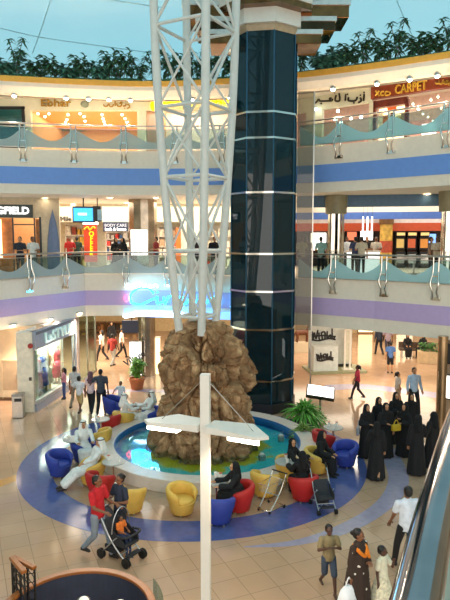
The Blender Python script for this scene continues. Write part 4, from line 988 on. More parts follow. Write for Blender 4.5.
# slanted light panel on a stand
p = gz(320, 417); pn = thing('slanted_light_panel', 'white glowing slanted panel with dark edge on a steel stand beside the fern', 'display', p, R(-12))
M = Matrix.Rotation(R(-33), 3, 'X') @ Matrix.Rotation(R(6), 3, 'Y')
zc = .93
MB().box((0, 0, zc), (1.05, .62, .16), M=Matrix.Rotation(R(28), 3, 'X') @ Matrix.Rotation(R(8), 3, 'Y')).build('case', mat('dark_bronze_case', '#3a332c', .35, .4), pn, world=False, bevel=.03)
M = Matrix.Rotation(R(28), 3, 'X') @ Matrix.Rotation(R(8), 3, 'Y')
MB().box(Vector((0, 0, zc)) + M @ Vector((0, 0, .085)), (.97, .55, .02), M=M).build('light_face', litwhite, pn, world=False)
MB().tube([(0, .05, 0), (0, .05, zc - .08)], .045).build('post', steel, pn, world=False); MB().box((0, .05, .02), (.5, .4, .04)).build('base', steel, pn, world=False)
# kiosk with black lettering
PK = Plane((gz(310, 372).x, gz(310, 372).y + .6), (gz(355, 372).x, gz(355, 372).y + .9))
kk = thing('kiosk', 'white exhibition kiosk with black graffiti lettering on a low platform', 'kiosk', PK.P(PK.L / 2, 0, .6))
mb = MB(); PK.ub(mb, -.2, PK.L + .4, 0, .1, 1.7, 1.2); mb.build('platform', mat('olive_platform', '#8a8a6a', .6), kk)
kw = mat('kiosk_white', '#c4cac6', .5)
mb = MB(); PK.ub(mb, 0, PK.L, .1, 2.35, .1); mb.build('back_panel', kw, kk)
mb = MB(); PK.ub(mb, .0, 1.25, .1, 1.35, .5, .95); mb.build('counter', kw, kk)
mb = MB(); PK.ub(mb, -.03, PK.L + .03, 2.3, 2.42, .14, .03); PK.ub(mb, 1.2, PK.L, .1, .24, .06, .04); mb.build('black_trim', dark, kk)
GR = [[(.0, .2), (.05, .9), (.1, .3), (.18, .8), (.25, .1)], [(.0, .85), (.3, .95), (.7, .8), (1, .9)], [(.3, .3), (.32, .85), (.45, .85), (.4, .35), (.55, .3), (.55, .85)], [(.65, .2), (.65, .85), (.78, .5), (.8, .85)], [(.85, .0), (.88, .85), (1, .6)], [(.05, .6), (.5, .55), (.95, .65)]]
def kst(parent, u0, z0, w, h, off, r):
    mb = MB()
    for s_ in GR: mb.tube(spline([PK.P(u0 + x * w, z0 + (1 - y) * h, off) for x, y in s_], 5), r, 5)
    return mb.build('graffiti_lettering', black, parent)
kst(kk, .15, 1.45, 1.25, .65, .03, .045); kst(kk, .15, .6, .85, .5, .97, .04)
ks = thing('poster_stand', 'slim white upright poster stand on the right side of the kiosk', 'stand', PK.P(PK.L * .8, .1, .7))
mb = MB(); PK.ub(mb, PK.L * .72, PK.L * .76, .14, 2.2, .05, .7); PK.ub(mb, PK.L * .84, PK.L * .88, .14, 2.2, .05, .7); PK.ub(mb, PK.L * .72, PK.L * .88, 2.1, 2.2, .05, .7); mb.build('frame', white, ks)
mb = MB(); PK.ub(mb, PK.L * .68, PK.L * .92, .1, .14, .4, .85); mb.build('base', white, ks)
mb = MB(); PK.ub(mb, PK.L * .765, PK.L * .835, .5, 2.1, .02, .69); mb.build('banner', mat('kiosk_banner', '#c8c4b0', .6), ks)
# small brown horse figure on a plinth, beyond the elevator
p = gz(302, 352); p = Vector((p.x, p.y, 0)); hp = thing('horse_statue', 'small brown horse statue on a cream plinth right of the elevator', 'statue', p, R(10))
MB().box((0, 0, .3), (1.0, .45, .6)).build('plinth', cream, hp, world=False)
mb = MB(); mb.caps((-.28, 0, 1.15), (.25, 0, 1.18), .17, .16); mb.caps((.28, 0, 1.25), (.48, 0, 1.6), .12, .08); mb.caps((.46, 0, 1.62), (.66, 0, 1.5), .08, .05); mb.caps((-.4, 0, 1.2), (-.52, 0, .9), .05, .03)
for x in (-.32, .27):
    for y in (-.1, .1): mb.caps((x, y, 1.1), (x + .04, y, .88), .08, .05); mb.caps((x + .04, y, .88), (x, y, .63), .05, .04)
mb.build('horse', mat('horse_brown', '#6a3a20', .5, var=.2), hp, world=False, smooth=180)
# right side: bronze pillar, poster, dark panel, planter box
p = gz(440, 428); struct(MB().lathe([(.17, 0), (.17, 3.3)], 14, (p.x, p.y, 0)).build('wall_bronze_pillar', mat('bronze_pillar', '#a88a68', .2, .8, var=.3, scale=1.2), smooth=60))
PR_ = Plane((p.x + .15, p.y + .6), (p.x + 3, p.y - .6))
t = thing('wall_poster', 'white lit poster panel at the right edge beside the bronze pillar', 'poster', PR_.P(.5, 1.2, 0))
mb = MB(); PR_.ub(mb, PR_.u(445.5, 385), PR_.u(470, 385), PR_.z(450, 398), PR_.z(450, 376), .06, .05); mb.build('light_face', litwhite, t)
mb = MB(); PR_.ub(mb, PR_.u(444.5, 385), PR_.u(471, 385), PR_.z(450, 399.5), PR_.z(450, 374.5), .06, .02); mb.build('frame', dark, t)
t = thing('loudspeaker', 'large black box hanging under the lilac edge at the right', 'speaker', PR_.P(.3, 2.6, .1))
mb = MB(); PR_.ub(mb, PR_.u(440.5, 352), PR_.u(466, 352), PR_.z(450, 364), PR_.z(450, 344), .4, .1); mb.build('cabinet', black, t, bevel=.03)
mb = MB(); PR_.ub(mb, PR_.u(442, 352), PR_.u(464, 352), PR_.z(450, 362), PR_.z(450, 346), .02, .12); mb.build('grille', dark, t)
mb = MB(); PR_.ub(mb, PR_.u(443, 380), PR_.u(480, 380), 0, 3.12, .15, -.1); wallbox(mb, 'wall_ground_right', mat('ground_brown_wall', '#a58a70', .5))
p = gz(430, 363); pb_ = thing('planter_box', 'cream planter box with a dense green bush near the seated people', 'planter', p, R(-12))
MB().box((0, 0, .33), (1.3, .6, .66)).build('box', mat('cream_planter', '#cdb28a', .5), pb_, world=False, bevel=.02)
mb = MB(); rn = random.Random(4)
for k in range(170):
    a = rn.uniform(0, 2 * PI); leaf(mb, (rn.uniform(-.55, .55), rn.uniform(-.2, .2), rn.uniform(.6, 1.05)), (math.cos(a), math.sin(a), rn.uniform(0, 1)), .22, .12)
mb.build('foliage', leafm, pb_, world=False, smooth=180)
p = gz(416, 357); bn2 = thing('bench', 'dark bench with seated people in black, before the cream planter', 'bench', p, R(-8))
MB().box((0, 0, .42), (1.9, .45, .08)).build('seat', mat('bench_brown', '#5a4434', .5), bn2, world=False)
MB().box((0, .2, .65), (1.9, .06, .35)).build('backrest', mat('bench_brown', '#5a4434', .5), bn2, world=False)
for x in (-.8, .8): MB().box((x, 0, .19), (.08, .4, .38)).build('leg', steel, bn2, world=False)
# lit shopfront at the back right
for k, (x0, x1, m_, lb_) in enumerate(((358, 372, litwarm, 'warm lit shopfront at the end of the right corridor, left of the walkers'), (396, 412, emat('cream_lit', '#ffedc8', 1.3), 'cream lit shopfront at the end of the right corridor, behind the bench'))):
    t = thing('lit_shopfront', lb_, 'shopfront', PB2.P(PB2.u((x0 + x1) / 2, 340), 0, .1))
    mb = MB(); PB2.ub(mb, PB2.u(x0, 340), PB2.u(x1, 340), .1, 2.3, .05, .12); mb.build('light_face', m_, t)
    mb = MB(); PB2.ub(mb, PB2.u(x0 - .8, 340), PB2.u(x1 + .8, 340), 0, 2.5, .05, .06); mb.build('surround', mat('shop_surround', '#7a5a3c', .5), t)
shelving('goods_shelf', 'dark shelf of goods beyond the kiosk at the back of the right corridor', Plane((3, 40.5), (20, 40.5)), 312, 326, 345, 343, .3, ['#2a1c18', '#e8d8b8', '#a8743c', '#5a2a20'], rows=3, frame=mat('wood_shelf', '#8a6238', .5), seed=41)
# ------------------------------------------------------------------ planted ledge under the roof
kinds = []
def ledge_plant(k, seed):
    rn = random.Random(seed); t = thing('ledge_plant', '', 'plant')
    MB().box((0, 0, .13), (.9, .4, .26)).build('trough', mat('dark_trough', '#3a3a34', .7), t, world=False, bevel=.01)
    ms, mb = MB(), MB(); h = (1.25, .95, 1.55)[k]
    for s_ in range((6, 8, 4)[k]):
        a = rn.uniform(0, 2 * PI); x0 = rn.uniform(-.35, .35); tip = Vector((x0 + math.cos(a) * .35, math.sin(a) * .22, .26 + h * rn.uniform(.5, 1)))
        pts = spline([(x0, 0, .2), (x0 + math.cos(a) * .12, math.sin(a) * .08, .2 + h * .4), tip], 5); ms.tube(pts, .014, 5)
        for i in range((22, 18, 34)[k]):
            q = pts[rn.randrange(3, len(pts))]; b = rn.uniform(0, 2 * PI)
            leaf(mb, q, (math.cos(b), math.sin(b), rn.uniform(-.4, .8)), (.34, .4, .32)[k] * rn.uniform(.7, 1.25), (.14, .2, .1)[k], .5)
    for i in range(80):  # trailing leaves over the ochre edge
        b = rn.uniform(-PI, 0); leaf(mb, (rn.uniform(-.5, .5), -.15, .26), (math.cos(b) * .7, math.sin(b) - .3, rn.uniform(-.6, .3)), .22, .09, .7)
    for v in mb.v:
        if v.y > -.4: v.z = max(v.z, .03)
    ms.build('stem', stemm, t, world=False); mb.build('foliage', (leafd, leafb, leafd)[k], t, world=False, smooth=180)
    return t
protos = [ledge_plant(k, 50 + k) for k in range(3)]
LBL = ['dark bushy plant on the ochre ledge', 'broad leaved plant on the ochre ledge', 'tall feathery plant on the ochre ledge']
GRP = ['bushy ledge plants', 'broad leaved ledge plants', 'feathery ledge plants']
rn = random.Random(12); LP = offset(E3, .36); acc = 0; cnt = 0; used = [0, 0, 0]
for a, b in zip(LP, LP[1:]):
    Ls = (b - a).length; s_ = (.66 - acc) if acc else .3
    while s_ < Ls:
        p = a + (b - a) * (s_ / Ls); k = rn.choice([0, 0, 1, 2])
        px = 225 + F * p.x / p.y
        if 2 < px < 450 and not (236 < px < 297):
            o_ = dup(protos[k], LBL[k], Vector((p.x, p.y, 13.45)), math.atan2((b - a).y, (b - a).x) + rn.choice([0, 0, PI * 0]), GRP[k]); o_.scale = (1, 1, rn.uniform(.75, 1.2))
        s_ += .66
    acc = Ls - (s_ - .66)
for t in protos:
    for c_ in list(t.children): bpy.data.objects.remove(c_)
    bpy.data.objects.remove(t)
# ------------------------------------------------------------------ seating, tables, pushchairs
CHC = {'yellow': mat('yellow_upholstery', '#dcb04e', .6, var=.08, bump=.1), 'blue': mat('blue_upholstery', '#2c3f98', .6, var=.1, bump=.1), 'red': mat('red_upholstery', '#b3201c', .6, var=.1, bump=.1)}
def make_chair(col, label):
    t = thing('tub_chair', label, 'chair', (0, 0, 0), 0); m = CHC[col]
    MB().lathe([(.24, .05), (.27, .07), (.325, .31), (.33, .335), (.3, .345), (.02, .345)], 28).build('seat_base', m, t, world=False, smooth=50)
    MB().lathe([(.02, .34), (.27, .34), (.295, .36), (.29, .385), (.25, .405), (.02, .41)], 28).build('seat', m, t, world=False, smooth=60)
    # wrap round back rising towards the rear; front of the chair is -Y
    rg = []; N = 30
    for i in range(N + 1):
        a = R(-42 + (264) * i / N); q = abs(i / N - .5) * 2; top = .71 - .15 * q ** 2.2; bot = .3; ci, co = math.cos(a), math.sin(a); r0, r1 = .27, .385
        rr = [(r0 + .02, bot + .1), (r1 - .06, bot), (r1 - .01, bot + .15), (r1 + .015, top - .06), (r1 - .02, top), (r0 + .03, top), (r0, top - .05)]
        k = .5 if i in (0, N) else 1
        cz = (top + bot) / 2; cr = (r0 + r1) / 2
        rg.append([Vector(((cr + (r - cr) * k) * ci, (cr + (r - cr) * k) * co, cz + (z - cz) * (.85 if k < 1 else 1))) for r, z in rr])
    MB().rings(rg).build('backrest', m, t, world=False, smooth=70)
    for k in range(4):
        a = PI / 4 + k * PI / 2; c = Vector((.2 * math.cos(a), .2 * math.sin(a), 0))
        MB().lathe([(.028, 0), (.032, .07)], 10, c).build('leg', steel, t, world=False)
    return t
CP = {}
def chair(col, px, py, rz, label):
    p = gz(px, py); p.z = .005
    if col not in CP: CP[col] = make_chair(col, label); t = CP[col]; t.location = p; t.rotation_euler = (0, 0, R(rz)); PM[t.name] = Matrix.Translation(p)
    else: t = dup(CP[col], label, p, R(rz))
    t['group'] = 'tub chairs around the fountain'
    return t
# rz: direction of the open front, 0 = towards the viewer, 90 = right
CHL = [('yellow', 131, 512, 165, 'yellow tub chair directly behind the hooded pushchair, back to the viewer'),
 ('yellow', 182, 514, 40, 'yellow tub chair just left of the white lamp post, open side to the right'),
 ('blue', 219, 523, 170, 'blue tub chair just right of the white lamp post'),
 ('red', 239, 511, 285, 'red tub chair holding a woman in black beside the lamp post'),
 ('yellow', 265, 496, 150, 'pale yellow tub chair standing behind the chrome trolley frame'),
 ('red', 303, 500, 200, 'red tub chair holding a woman in black, behind the empty pushchair'),
 ('yellow', 317, 473, 60, 'yellow tub chair holding a woman in black who sits sideways'),
 ('red', 324, 452, 110, 'empty red tub chair right of the ferns'),
 ('blue', 345, 466, 320, 'empty blue tub chair beside the group of women in black'),
 ('yellow', 289, 483, 60, 'yellow tub chair holding the woman in black nearest the pool'),
 ('blue', 60, 476, 60, 'empty blue tub chair at the left edge of the seating ring'),
 ('yellow', 92, 484, 300, 'yellow tub chair holding a reclining man in a white robe'),
 ('red', 101, 497, 150, 'red tub chair behind the man in the red polo shirt'),
 ('blue', 84, 462, 60, 'blue tub chair beside the man in white facing the table'),
 ('red', 110, 434, 230, 'red tub chair behind the seated men in white, turned to the hall'),
 ('yellow', 100, 450, 250, 'yellow tub chair between the red chair and the pool rim on the left'),
 ('yellow', 124, 430, 150, 'yellow tub chair holding a man in white with his back turned'),
 ('blue', 113, 414, 80, 'blue tub chair farthest back on the left, beside the boy'),
 ('red', 113, 424, 60, 'red tub chair farthest back on the left, beside the blue one')]
SEATS = {i: chair(*c) for i, c in enumerate(CHL) if i != 18}
cup = mat('paper_cup', '#f0ece4', .5); top_ = mat('grey_laminate', '#b4b0a8', .3)
def make_table(px, py, label, seed, n=3, short=''):
    p = gz(px, py); t = thing('cafe_table', label, 'table', p, seed, 'cafe tables around the fountain')
    MB().lathe([(.02, .69), (.3, .69), (.31, .7), (.31, .715), (.3, .725), (.02, .725)], 28).build('tabletop', top_, t, world=False, smooth=40)
    MB().tube([(0, 0, .05), (0, 0, .69)], .03).build('pedestal', chrome, t, world=False, smooth=60)
    for k in range(3):
        a = 2 * PI * k / 3; MB().tube([(0, 0, .14), (.14 * math.cos(a), .14 * math.sin(a), .06), (.28 * math.cos(a), .28 * math.sin(a), .02)], .018, 6).build('leg', chrome, t, world=False)
    rn = random.Random(seed)
    for k in range(n):
        a = rn.uniform(0, 6.28); q = p + Vector((.17 * math.cos(a + k * 2.1), .17 * math.sin(a + k * 2.1), .727))
        c = thing('paper_cup', 'white cup on the table ' + short, 'cup', q, 0, 'cups on the table ' + short)
        MB().lathe([(.03, 0), (.042, .12), (.038, .12), (.027, .012), (.005, .012)], 12).build('cup_body', cup, c, world=False, smooth=50)
        if k != 1: MB().lathe([(.044, .12), (.044, .13), (.03, .14), (.004, .14)], 12).build('lid', mat('cup_lid_%d' % (k % 2), ('#c86a4a', '#e8e4dc')[k % 2], .4), c, world=False)
    return t
make_table(216, 508, 'round cafe table beside the white lamp post', 1.0, 4, 'beside the lamp post')
make_table(286, 487, 'round cafe table between the pale yellow and red chairs right of the lamp post', 2.1, 3, 'behind the chrome trolley')
make_table(333, 449, 'round cafe table between the empty red and blue chairs', 3.3, 3, 'by the empty red chair')
make_table(74, 462, 'round cafe table between the two white robed men on the left', 4.2, 2, 'between the white robed men')
make_table(101, 440, 'round cafe table behind the men in white robes on the left', 5.1, 2, 'behind the white robed men')
make_table(114, 487, 'round cafe table behind the couple with the pushchair', 6.3, 2, 'behind the couple')
make_table(138, 425, 'round cafe table between the two men in white near the rock', 7.4, 4, 'nearest the rock')
# wheeled things
def wheel(mb, c, r, w=.035, ax=(1, 0, 0)):
    c = Vector(c); a = Vector(ax).normalized(); u_ = a.orthogonal().normalized(); v_ = a.cross(u_)
    return mb.rings([[c + a * x + u_ * (q * math.cos(2 * PI * k / 18)) + v_ * (q * math.sin(2 * PI * k / 18)) for k in range(18)] for x, q in ((-w / 2, r * .55), (-w / 2, r * .9), (-w * .3, r), (w * .3, r), (w / 2, r * .9), (w / 2, r * .55))])
rub = mat('black_rubber', '#141414', .6); alu = mat('pushchair_tube', '#b8bcc0', .3, .9); fab = mat('pushchair_fabric', '#26272c', .8, var=.2, bump=.2); fabg = mat('pushchair_hood', '#3c3e44', .8, var=.15, bump=.2)
def pushchair(name, label, px, py, rz, hood=True):
    p = gz(px, py); p.z = .005; t = thing(name, label, 'pushchair', p, R(rz))
    # front is -Y
    fr_ = MB()
    for s in (-1, 1):
        fr_.tube(spline([(s * .24, .48, 1.0), (s * .24, .36, .9), (s * .24, .05, .45), (s * .24, -.34, .12)], 4), .016, 8)
        fr_.tube([(s * .24, .36, .12), (s * .24, -.02, .5), (s * .24, -.16, .62)], .015, 8)
    fr_.tube([(-.24, .36, .12), (.24, .36, .12)], .013, 6); fr_.tube([(-.24, -.2, .24), (.24, -.2, .24)], .013, 6)
    if hood: fr_.tube([(-.24, .48, 1.0), (.24, .48, 1.0)], .02, 8)
    fr_.build('frame', alu, t, world=False, smooth=60)
    if not hood:
        for s in (-1, 1): MB().tube(spline([(s * .24, .46, .99), (s * .25, .54, 1.06), (s * .27, .62, 1.05)], 4), .024, 8).build('handle', rub, t, world=False, smooth=60)
    zs_ = 1 if hood else .72
    sb_ = MB(); sb_.rings([[Vector((x, y, z)) for x in (-.2, .2) for y, z in ((0, 0),)] and [Vector((-.2, y, z)), Vector((.2, y, z)), Vector((.2, y + dy, z + dz)), Vector((-.2, y + dy, z + dz))] for y, z, dy, dz in ((-.3, .42, 0, -.05), (-.02, .4, 0, -.05), (.06, .44, .04, -.04), (.26, .44 + .42 * zs_, .05, -.02))])
    sb_.build('seat', fab, t, world=False, bevel=.01)
    for s in (-1, 1):
        MB().rings([[Vector((s * .21, y, z)) for y, z in ((-.28, .38), (.05, .4), (.27, .44 + .4 * zs_), (.02, .44 + .22 * zs_), (-.26, .52))], [Vector((s * .23, y, z)) for y, z in ((-.28, .38), (.05, .4), (.27, .44 + .4 * zs_), (.02, .44 + .22 * zs_), (-.26, .52))]]).build('side_panel', fab, t, world=False)
    if hood:
        rg = []
        for i in range(8):
            e = R(-15 + 105 * i / 7); rg.append([Vector((.25 * math.cos(PI * k / 12), .2 + (-.36 * math.cos(e)) * math.sin(PI * k / 12), .72 + .36 * math.sin(e) * math.sin(PI * k / 12) + .02)) for k in range(13)])
        rg2 = [[v * .96 + Vector((0, .01, .02)) for v in r] for r in rg]
        mb = MB(); mb.rings(rg, False, False); mb.rings(rg2, False, False); h_ = mb.build('hood', fabg, t, world=False, smooth=60)
        h_.rotation_euler = (R(-30), 0, 0); h_.location = (0, .06, .14)
        MB().tube([Vector((.26 * math.cos(PI * k / 14), .02 - .02 * math.sin(PI * k / 14), .62 + .5 * math.sin(PI * k / 14))) for k in range(15)], .012, 6).build('hood_rim', alu, t, world=False, smooth=60)
        MB().box((0, .16, .22), (.36, .34, .16)).build('basket', fab, t, world=False, bevel=.02)
        MB().tube(spline([(-.24, -.1, .6), (-.2, -.34, .62), (.2, -.34, .62), (.24, -.1, .6)], 5), .025, 8).build('bumper_bar', fab, t, world=False, smooth=60)
    else:
        MB().box((0, .1, .2), (.3, .3, .1)).build('basket', fab, t, world=False, bevel=.02)
    MB().box((0, -.33, .2), (.36, .12, .03)).build('footrest', fab, t, world=False)
    r = .105 if hood else .07
    for s in (-1, 1):
        for y in (-.36, .36):
            for dx in ((-.035, .035) if True else (0,)): 
                pass
            mb = MB(); wheel(mb, (s * .245 - .025, y, r), r, .03); wheel(mb, (s * .245 + .025, y, r), r, .03); mb.tube([(s * .245 - .05, y, r), (s * .245 + .05, y, r)], .02, 8)
            mb.build('wheel', rub, t, world=False, smooth=50)
    if not hood:
        for s in (-1, 1): MB().tube([(s * .24, -.3, .14), (-s * .24, .3, .16)], .012, 6).build('cross_brace', alu, t, world=False, smooth=60)
        t.scale = (.9, .9, .9)
    return t
PUSH = pushchair('pushchair', 'dark hooded pushchair with a baby, pushed by the couple in front', 122, 558, 55)
pushchair('pushchair', 'empty black and silver pushchair beside the red chair on the right', 323, 509, 10, hood=False)
# chrome trolley frames
def trolley(label, px, py, rz):
    p = gz(px, py); t = thing('trolley', label, 'trolley', p, R(rz)); mb = MB()
    mb.tube(spline([(-.28, .32, .1), (-.2, -.3, .1), (.2, -.3, .1), (.28, .32, .1)], 5), .014, 6)
    for s in (-1, 1): mb.tube(spline([(s * .2, -.24, .1), (s * .22, .1, .42), (s * .24, .34, .78), (s * .24, .46, .98)], 5), .014, 6)
    mb.tube([(-.24, .3, .1), (.24, .3, .1)], .012, 6); mb.tube([(-.22, .1, .42), (.22, .1, .42)], .012, 6); mb.build('frame', chrome, t, world=False, smooth=60)
    MB().tube([(-.26, .46, .98), (.26, .46, .98)], .022, 8).build('handle', rub, t, world=False, smooth=60)
    bk = MB()
    for k in range(7):
        x = -.2 + k * .4 / 6; bk.tube([(x, .32, .8), (x, -.1, .62), (x * .8, -.3, .6)], .005, 4); bk.tube([(x * .8, -.3, .6), (x * .8, -.32, .82)], .005, 4)
    for z, y in ((.82, .35), (.82, -.32)): bk.tube([(-.2, y, z), (.2, y, z)], .008, 5)
    for s in (-1, 1): bk.tube([(s * .2, .35, .82), (s * .16, -.32, .82)], .008, 5)
    bk.build('basket', chrome, t, world=False)
    for x, y in ((-.27, .32), (.27, .32), (-.19, -.28), (.19, -.28)):
        mb = MB(); wheel(mb, (x, y, .055), .055, .03); mb.build('caster', rub, t, world=False, smooth=50)
    t.scale = (.86, .86, .86)
    return t
trolley('light chrome shopping trolley frame in front of the pale yellow chair', 270, 509, -40)
# ------------------------------------------------------------------ curved counter at the lower left
cc = at(92, 566, 10.0); zr = 1.02
bc = Vector((at(92, 566, 10.0).x, 8.75, 0))
zr = at(92, 569, 10.05).z
bo = thing('curved_booth', 'oval booth with wooden rim and dark blue inner panels at the lower left', 'booth', bc)
def bell(a, r0): return Vector((1.22 * r0 * math.cos(a), 1.3 * r0 * math.sin(a), 0))
A = [R(-18 + 216 * k / 48) for k in range(49)]
def bwall(r0, r1, z0, z1): return [[bc + bell(a, r0) + Vector((0, 0, z0)), bc + bell(a, r1) + Vector((0, 0, z0)), bc + bell(a, r1) + Vector((0, 0, z1)), bc + bell(a, r0) + Vector((0, 0, z1))] for a in A]
woodm = mat('honey_wood', '#94541e', .35, var=.25, scale=3)
MB().rings(bwall(.95, .99, 0, zr - .05)).build('inner_panel', mat('night_blue_panel', '#2a3044', .6, var=.12), bo)
MB().rings(bwall(.99, 1.03, 0, zr - .05)).build('outer_panel', mat('booth_side', '#8a5a30', .5, var=.15), bo)
MB().rings(bwall(.945, 1.045, zr - .05, zr)).build('rim', woodm, bo, bevel=.012)
gs = thing('glass_shield', 'curved clear glass shield at the right end of the oval booth', 'glass screen', bc + bell(R(10), 1.12))
rg = [[bc + bell(a, r) + Vector((0, 0, z)) for r, z in ((1.12, .0), (1.13, .0), (1.13, zr + .1), (1.12, zr + .1))] for a in [R(-25 + 60 * k / 12) for k in range(13)]]
MB().rings(rg).build('pane', clear, gs)
p0, p1 = at(10.5, 556, 9.75), at(34, 569, 9.1)
gt = thing('iron_screen', 'folding black iron lattice screen with wooden top rails at the lower left corner', 'screen', (p0.x, p0.y, 0))
ironm = mat('wrought_iron', '#1c1a18', .5)
for q0, q1 in ((at(11.5, 557, 9.6), at(24, 565, 9.15)), (at(13, 556, 9.65), at(34.5, 567.5, 9.3)),):
    pl = Plane((q0.x, q0.y), (q1.x, q1.y)); zt_ = min(q0.z, q1.z); mb = MB(); pl.ub(mb, 0, pl.L, zt_ - .04, zt_ + .02, .09, .045); mb.build('top_rail', woodm, gt, bevel=.012)
    mb = MB()
    for k in range(4): pl.ub(mb, k * pl.L / 3 - .012, k * pl.L / 3 + .012, 0, zt_ - .03, .024, .012)
    for k in range(9):
        z = .06 + k * (zt_ - .12) / 8
        for j in range(3):
            u0 = (j + .5) * pl.L / 3; rr = pl.L / 6 * .8
            mb.tube([pl.P(u0 + rr * math.cos(2 * PI * i / 10), z + .5 * (zt_ - .12) / 8 * math.sin(2 * PI * i / 10)) for i in range(11)], .009, 4)
    pl.ub(mb, 0, pl.L, .02, .05, .024, .012); mb.build('lattice', ironm, gt)
# ------------------------------------------------------------------ own gallery: steel handrail and glass at the lower right
hz = 6.1
hp_ = [gz(px, py, hz) for px, py in ((408, 640), (416, 603), (429, 540), (443, 482), (452, 445), (461, 415), (469, 392))]
ow = thing('near_balustrade', 'polished steel handrail with teal glass below, close up at the lower right corner', 'railing', (hp_[1].x, hp_[1].y, 5.05))
MB().tube(spline(hp_, 6), .042, 16).build('handrail', mat('polished_dark_steel', '#8e8c90', .1, 1, var=.25, scale=5), ow, smooth=60)
rg = [[p + Vector((.004 * s, 0, -.05 if z else -1.0)) for s, z in ((-1, 0), (1, 0), (1, 1), (-1, 1))] for p in spline(hp_, 4)]
MB().rings(rg).build('glass_panel', glass_mat('teal_gallery_glass', '#b4ccc8', .03, .03, .55, '#a8bcb4'), ow)
mb = MB(); q = spline(hp_, 4); mb.rings([[p + Vector((.012 * s, 0, -.075 if z else -.05)) for s, z in ((-1, 0), (1, 0), (1, 1), (-1, 1))] for p in q]); mb.build('clamp_strip', steel, ow)
struct(MB().prism([(-2.5, -4), (hp_[0].x - .8, hp_[0].y - 1.0)] + [(v.x + .02, v.y) for v in hp_] + [(4, 3.4), (4, -4)], 4.2, 5.05).build('floor_near_gallery', slabm))
# ------------------------------------------------------------------ people
SKIN = {'tan': mat('skin_tan', '#b98560', .55, var=.04), 'brown': mat('skin_brown', '#7e5238', .55, var=.04), 'deep': mat('skin_deep', '#54362a', .55, var=.04), 'fair': mat('skin_fair', '#d8a888', .55, var=.04)}
hairb = mat('black_hair', '#100c0a', .5, var=.3, scale=30); hairg = mat('dark_brown_hair', '#241812', .5, var=.3, scale=30)
eyew = mat('eye_white', '#e8e4de', .3); eyed = mat('eye_dark', '#140e0a', .2); lipm = mat('lip', '#8a4a42', .5)
def cl(c, rough=.85, var=.12, scale=10): return mat('garment_' + c.lstrip('#'), c, rough, var=var, scale=scale, bump=.15)
def remesh(mb, vox, smooth=True):
    """one continuous skin over overlapping closed pieces"""
    me = mb.mesh('tmp'); o = bpy.data.objects.new('tmp', me); COL.objects.link(o)
    md = o.modifiers.new('r', 'REMESH'); md.mode = 'VOXEL'; md.voxel_size = vox
    if smooth: s = o.modifiers.new('s', 'SMOOTH'); s.factor = .5; s.iterations = 2
    dg = bpy.context.evaluated_depsgraph_get(); out = bpy.data.meshes.new_from_object(o.evaluated_get(dg))
    bpy.data.objects.remove(o); bpy.data.meshes.remove(me); out.shade_smooth(); return out
def hand(mb, w, d, s, side, up=(0, 0, 1), curl=.35):
    """palm, four fingers and a side thumb from wrist w along d"""
    d = Vector(d).normalized(); n = Vector(up); n = (n - d * n.dot(d)); n = n.normalized() if n.length > .05 else d.orthogonal().normalized()
    b = d.cross(n) * side
    for q in (-.024, 0, .024): mb.caps(w + b * q * s * .7, w + d * (.085 * s) + b * q * s, .017 * s, .016 * s, 8, 3)
    for i, (q, L) in enumerate(((-.033, .062), (-.011, .076), (.011, .08), (.033, .07))):
        a = w + d * (.09 * s) + b * (q * s); m_ = a + (d - n * curl * .5).normalized() * (L * .5 * s); e = m_ + (d - n * curl * 1.6).normalized() * (L * .5 * s)
        mb.caps(a, m_, .0095 * s, .009 * s, 6, 2); mb.caps(m_, e, .009 * s, .0075 * s, 6, 2)
    a = w + d * (.03 * s) + b * (.03 * s); m_ = a + (d * .7 + b * .8).normalized() * (.035 * s); e = m_ + (d - n * .4 + b * .2).normalized() * (.032 * s)
    mb.caps(a, m_, .012 * s, .0105 * s, 6, 2); mb.caps(m_, e, .0105 * s, .0085 * s, 6, 2)
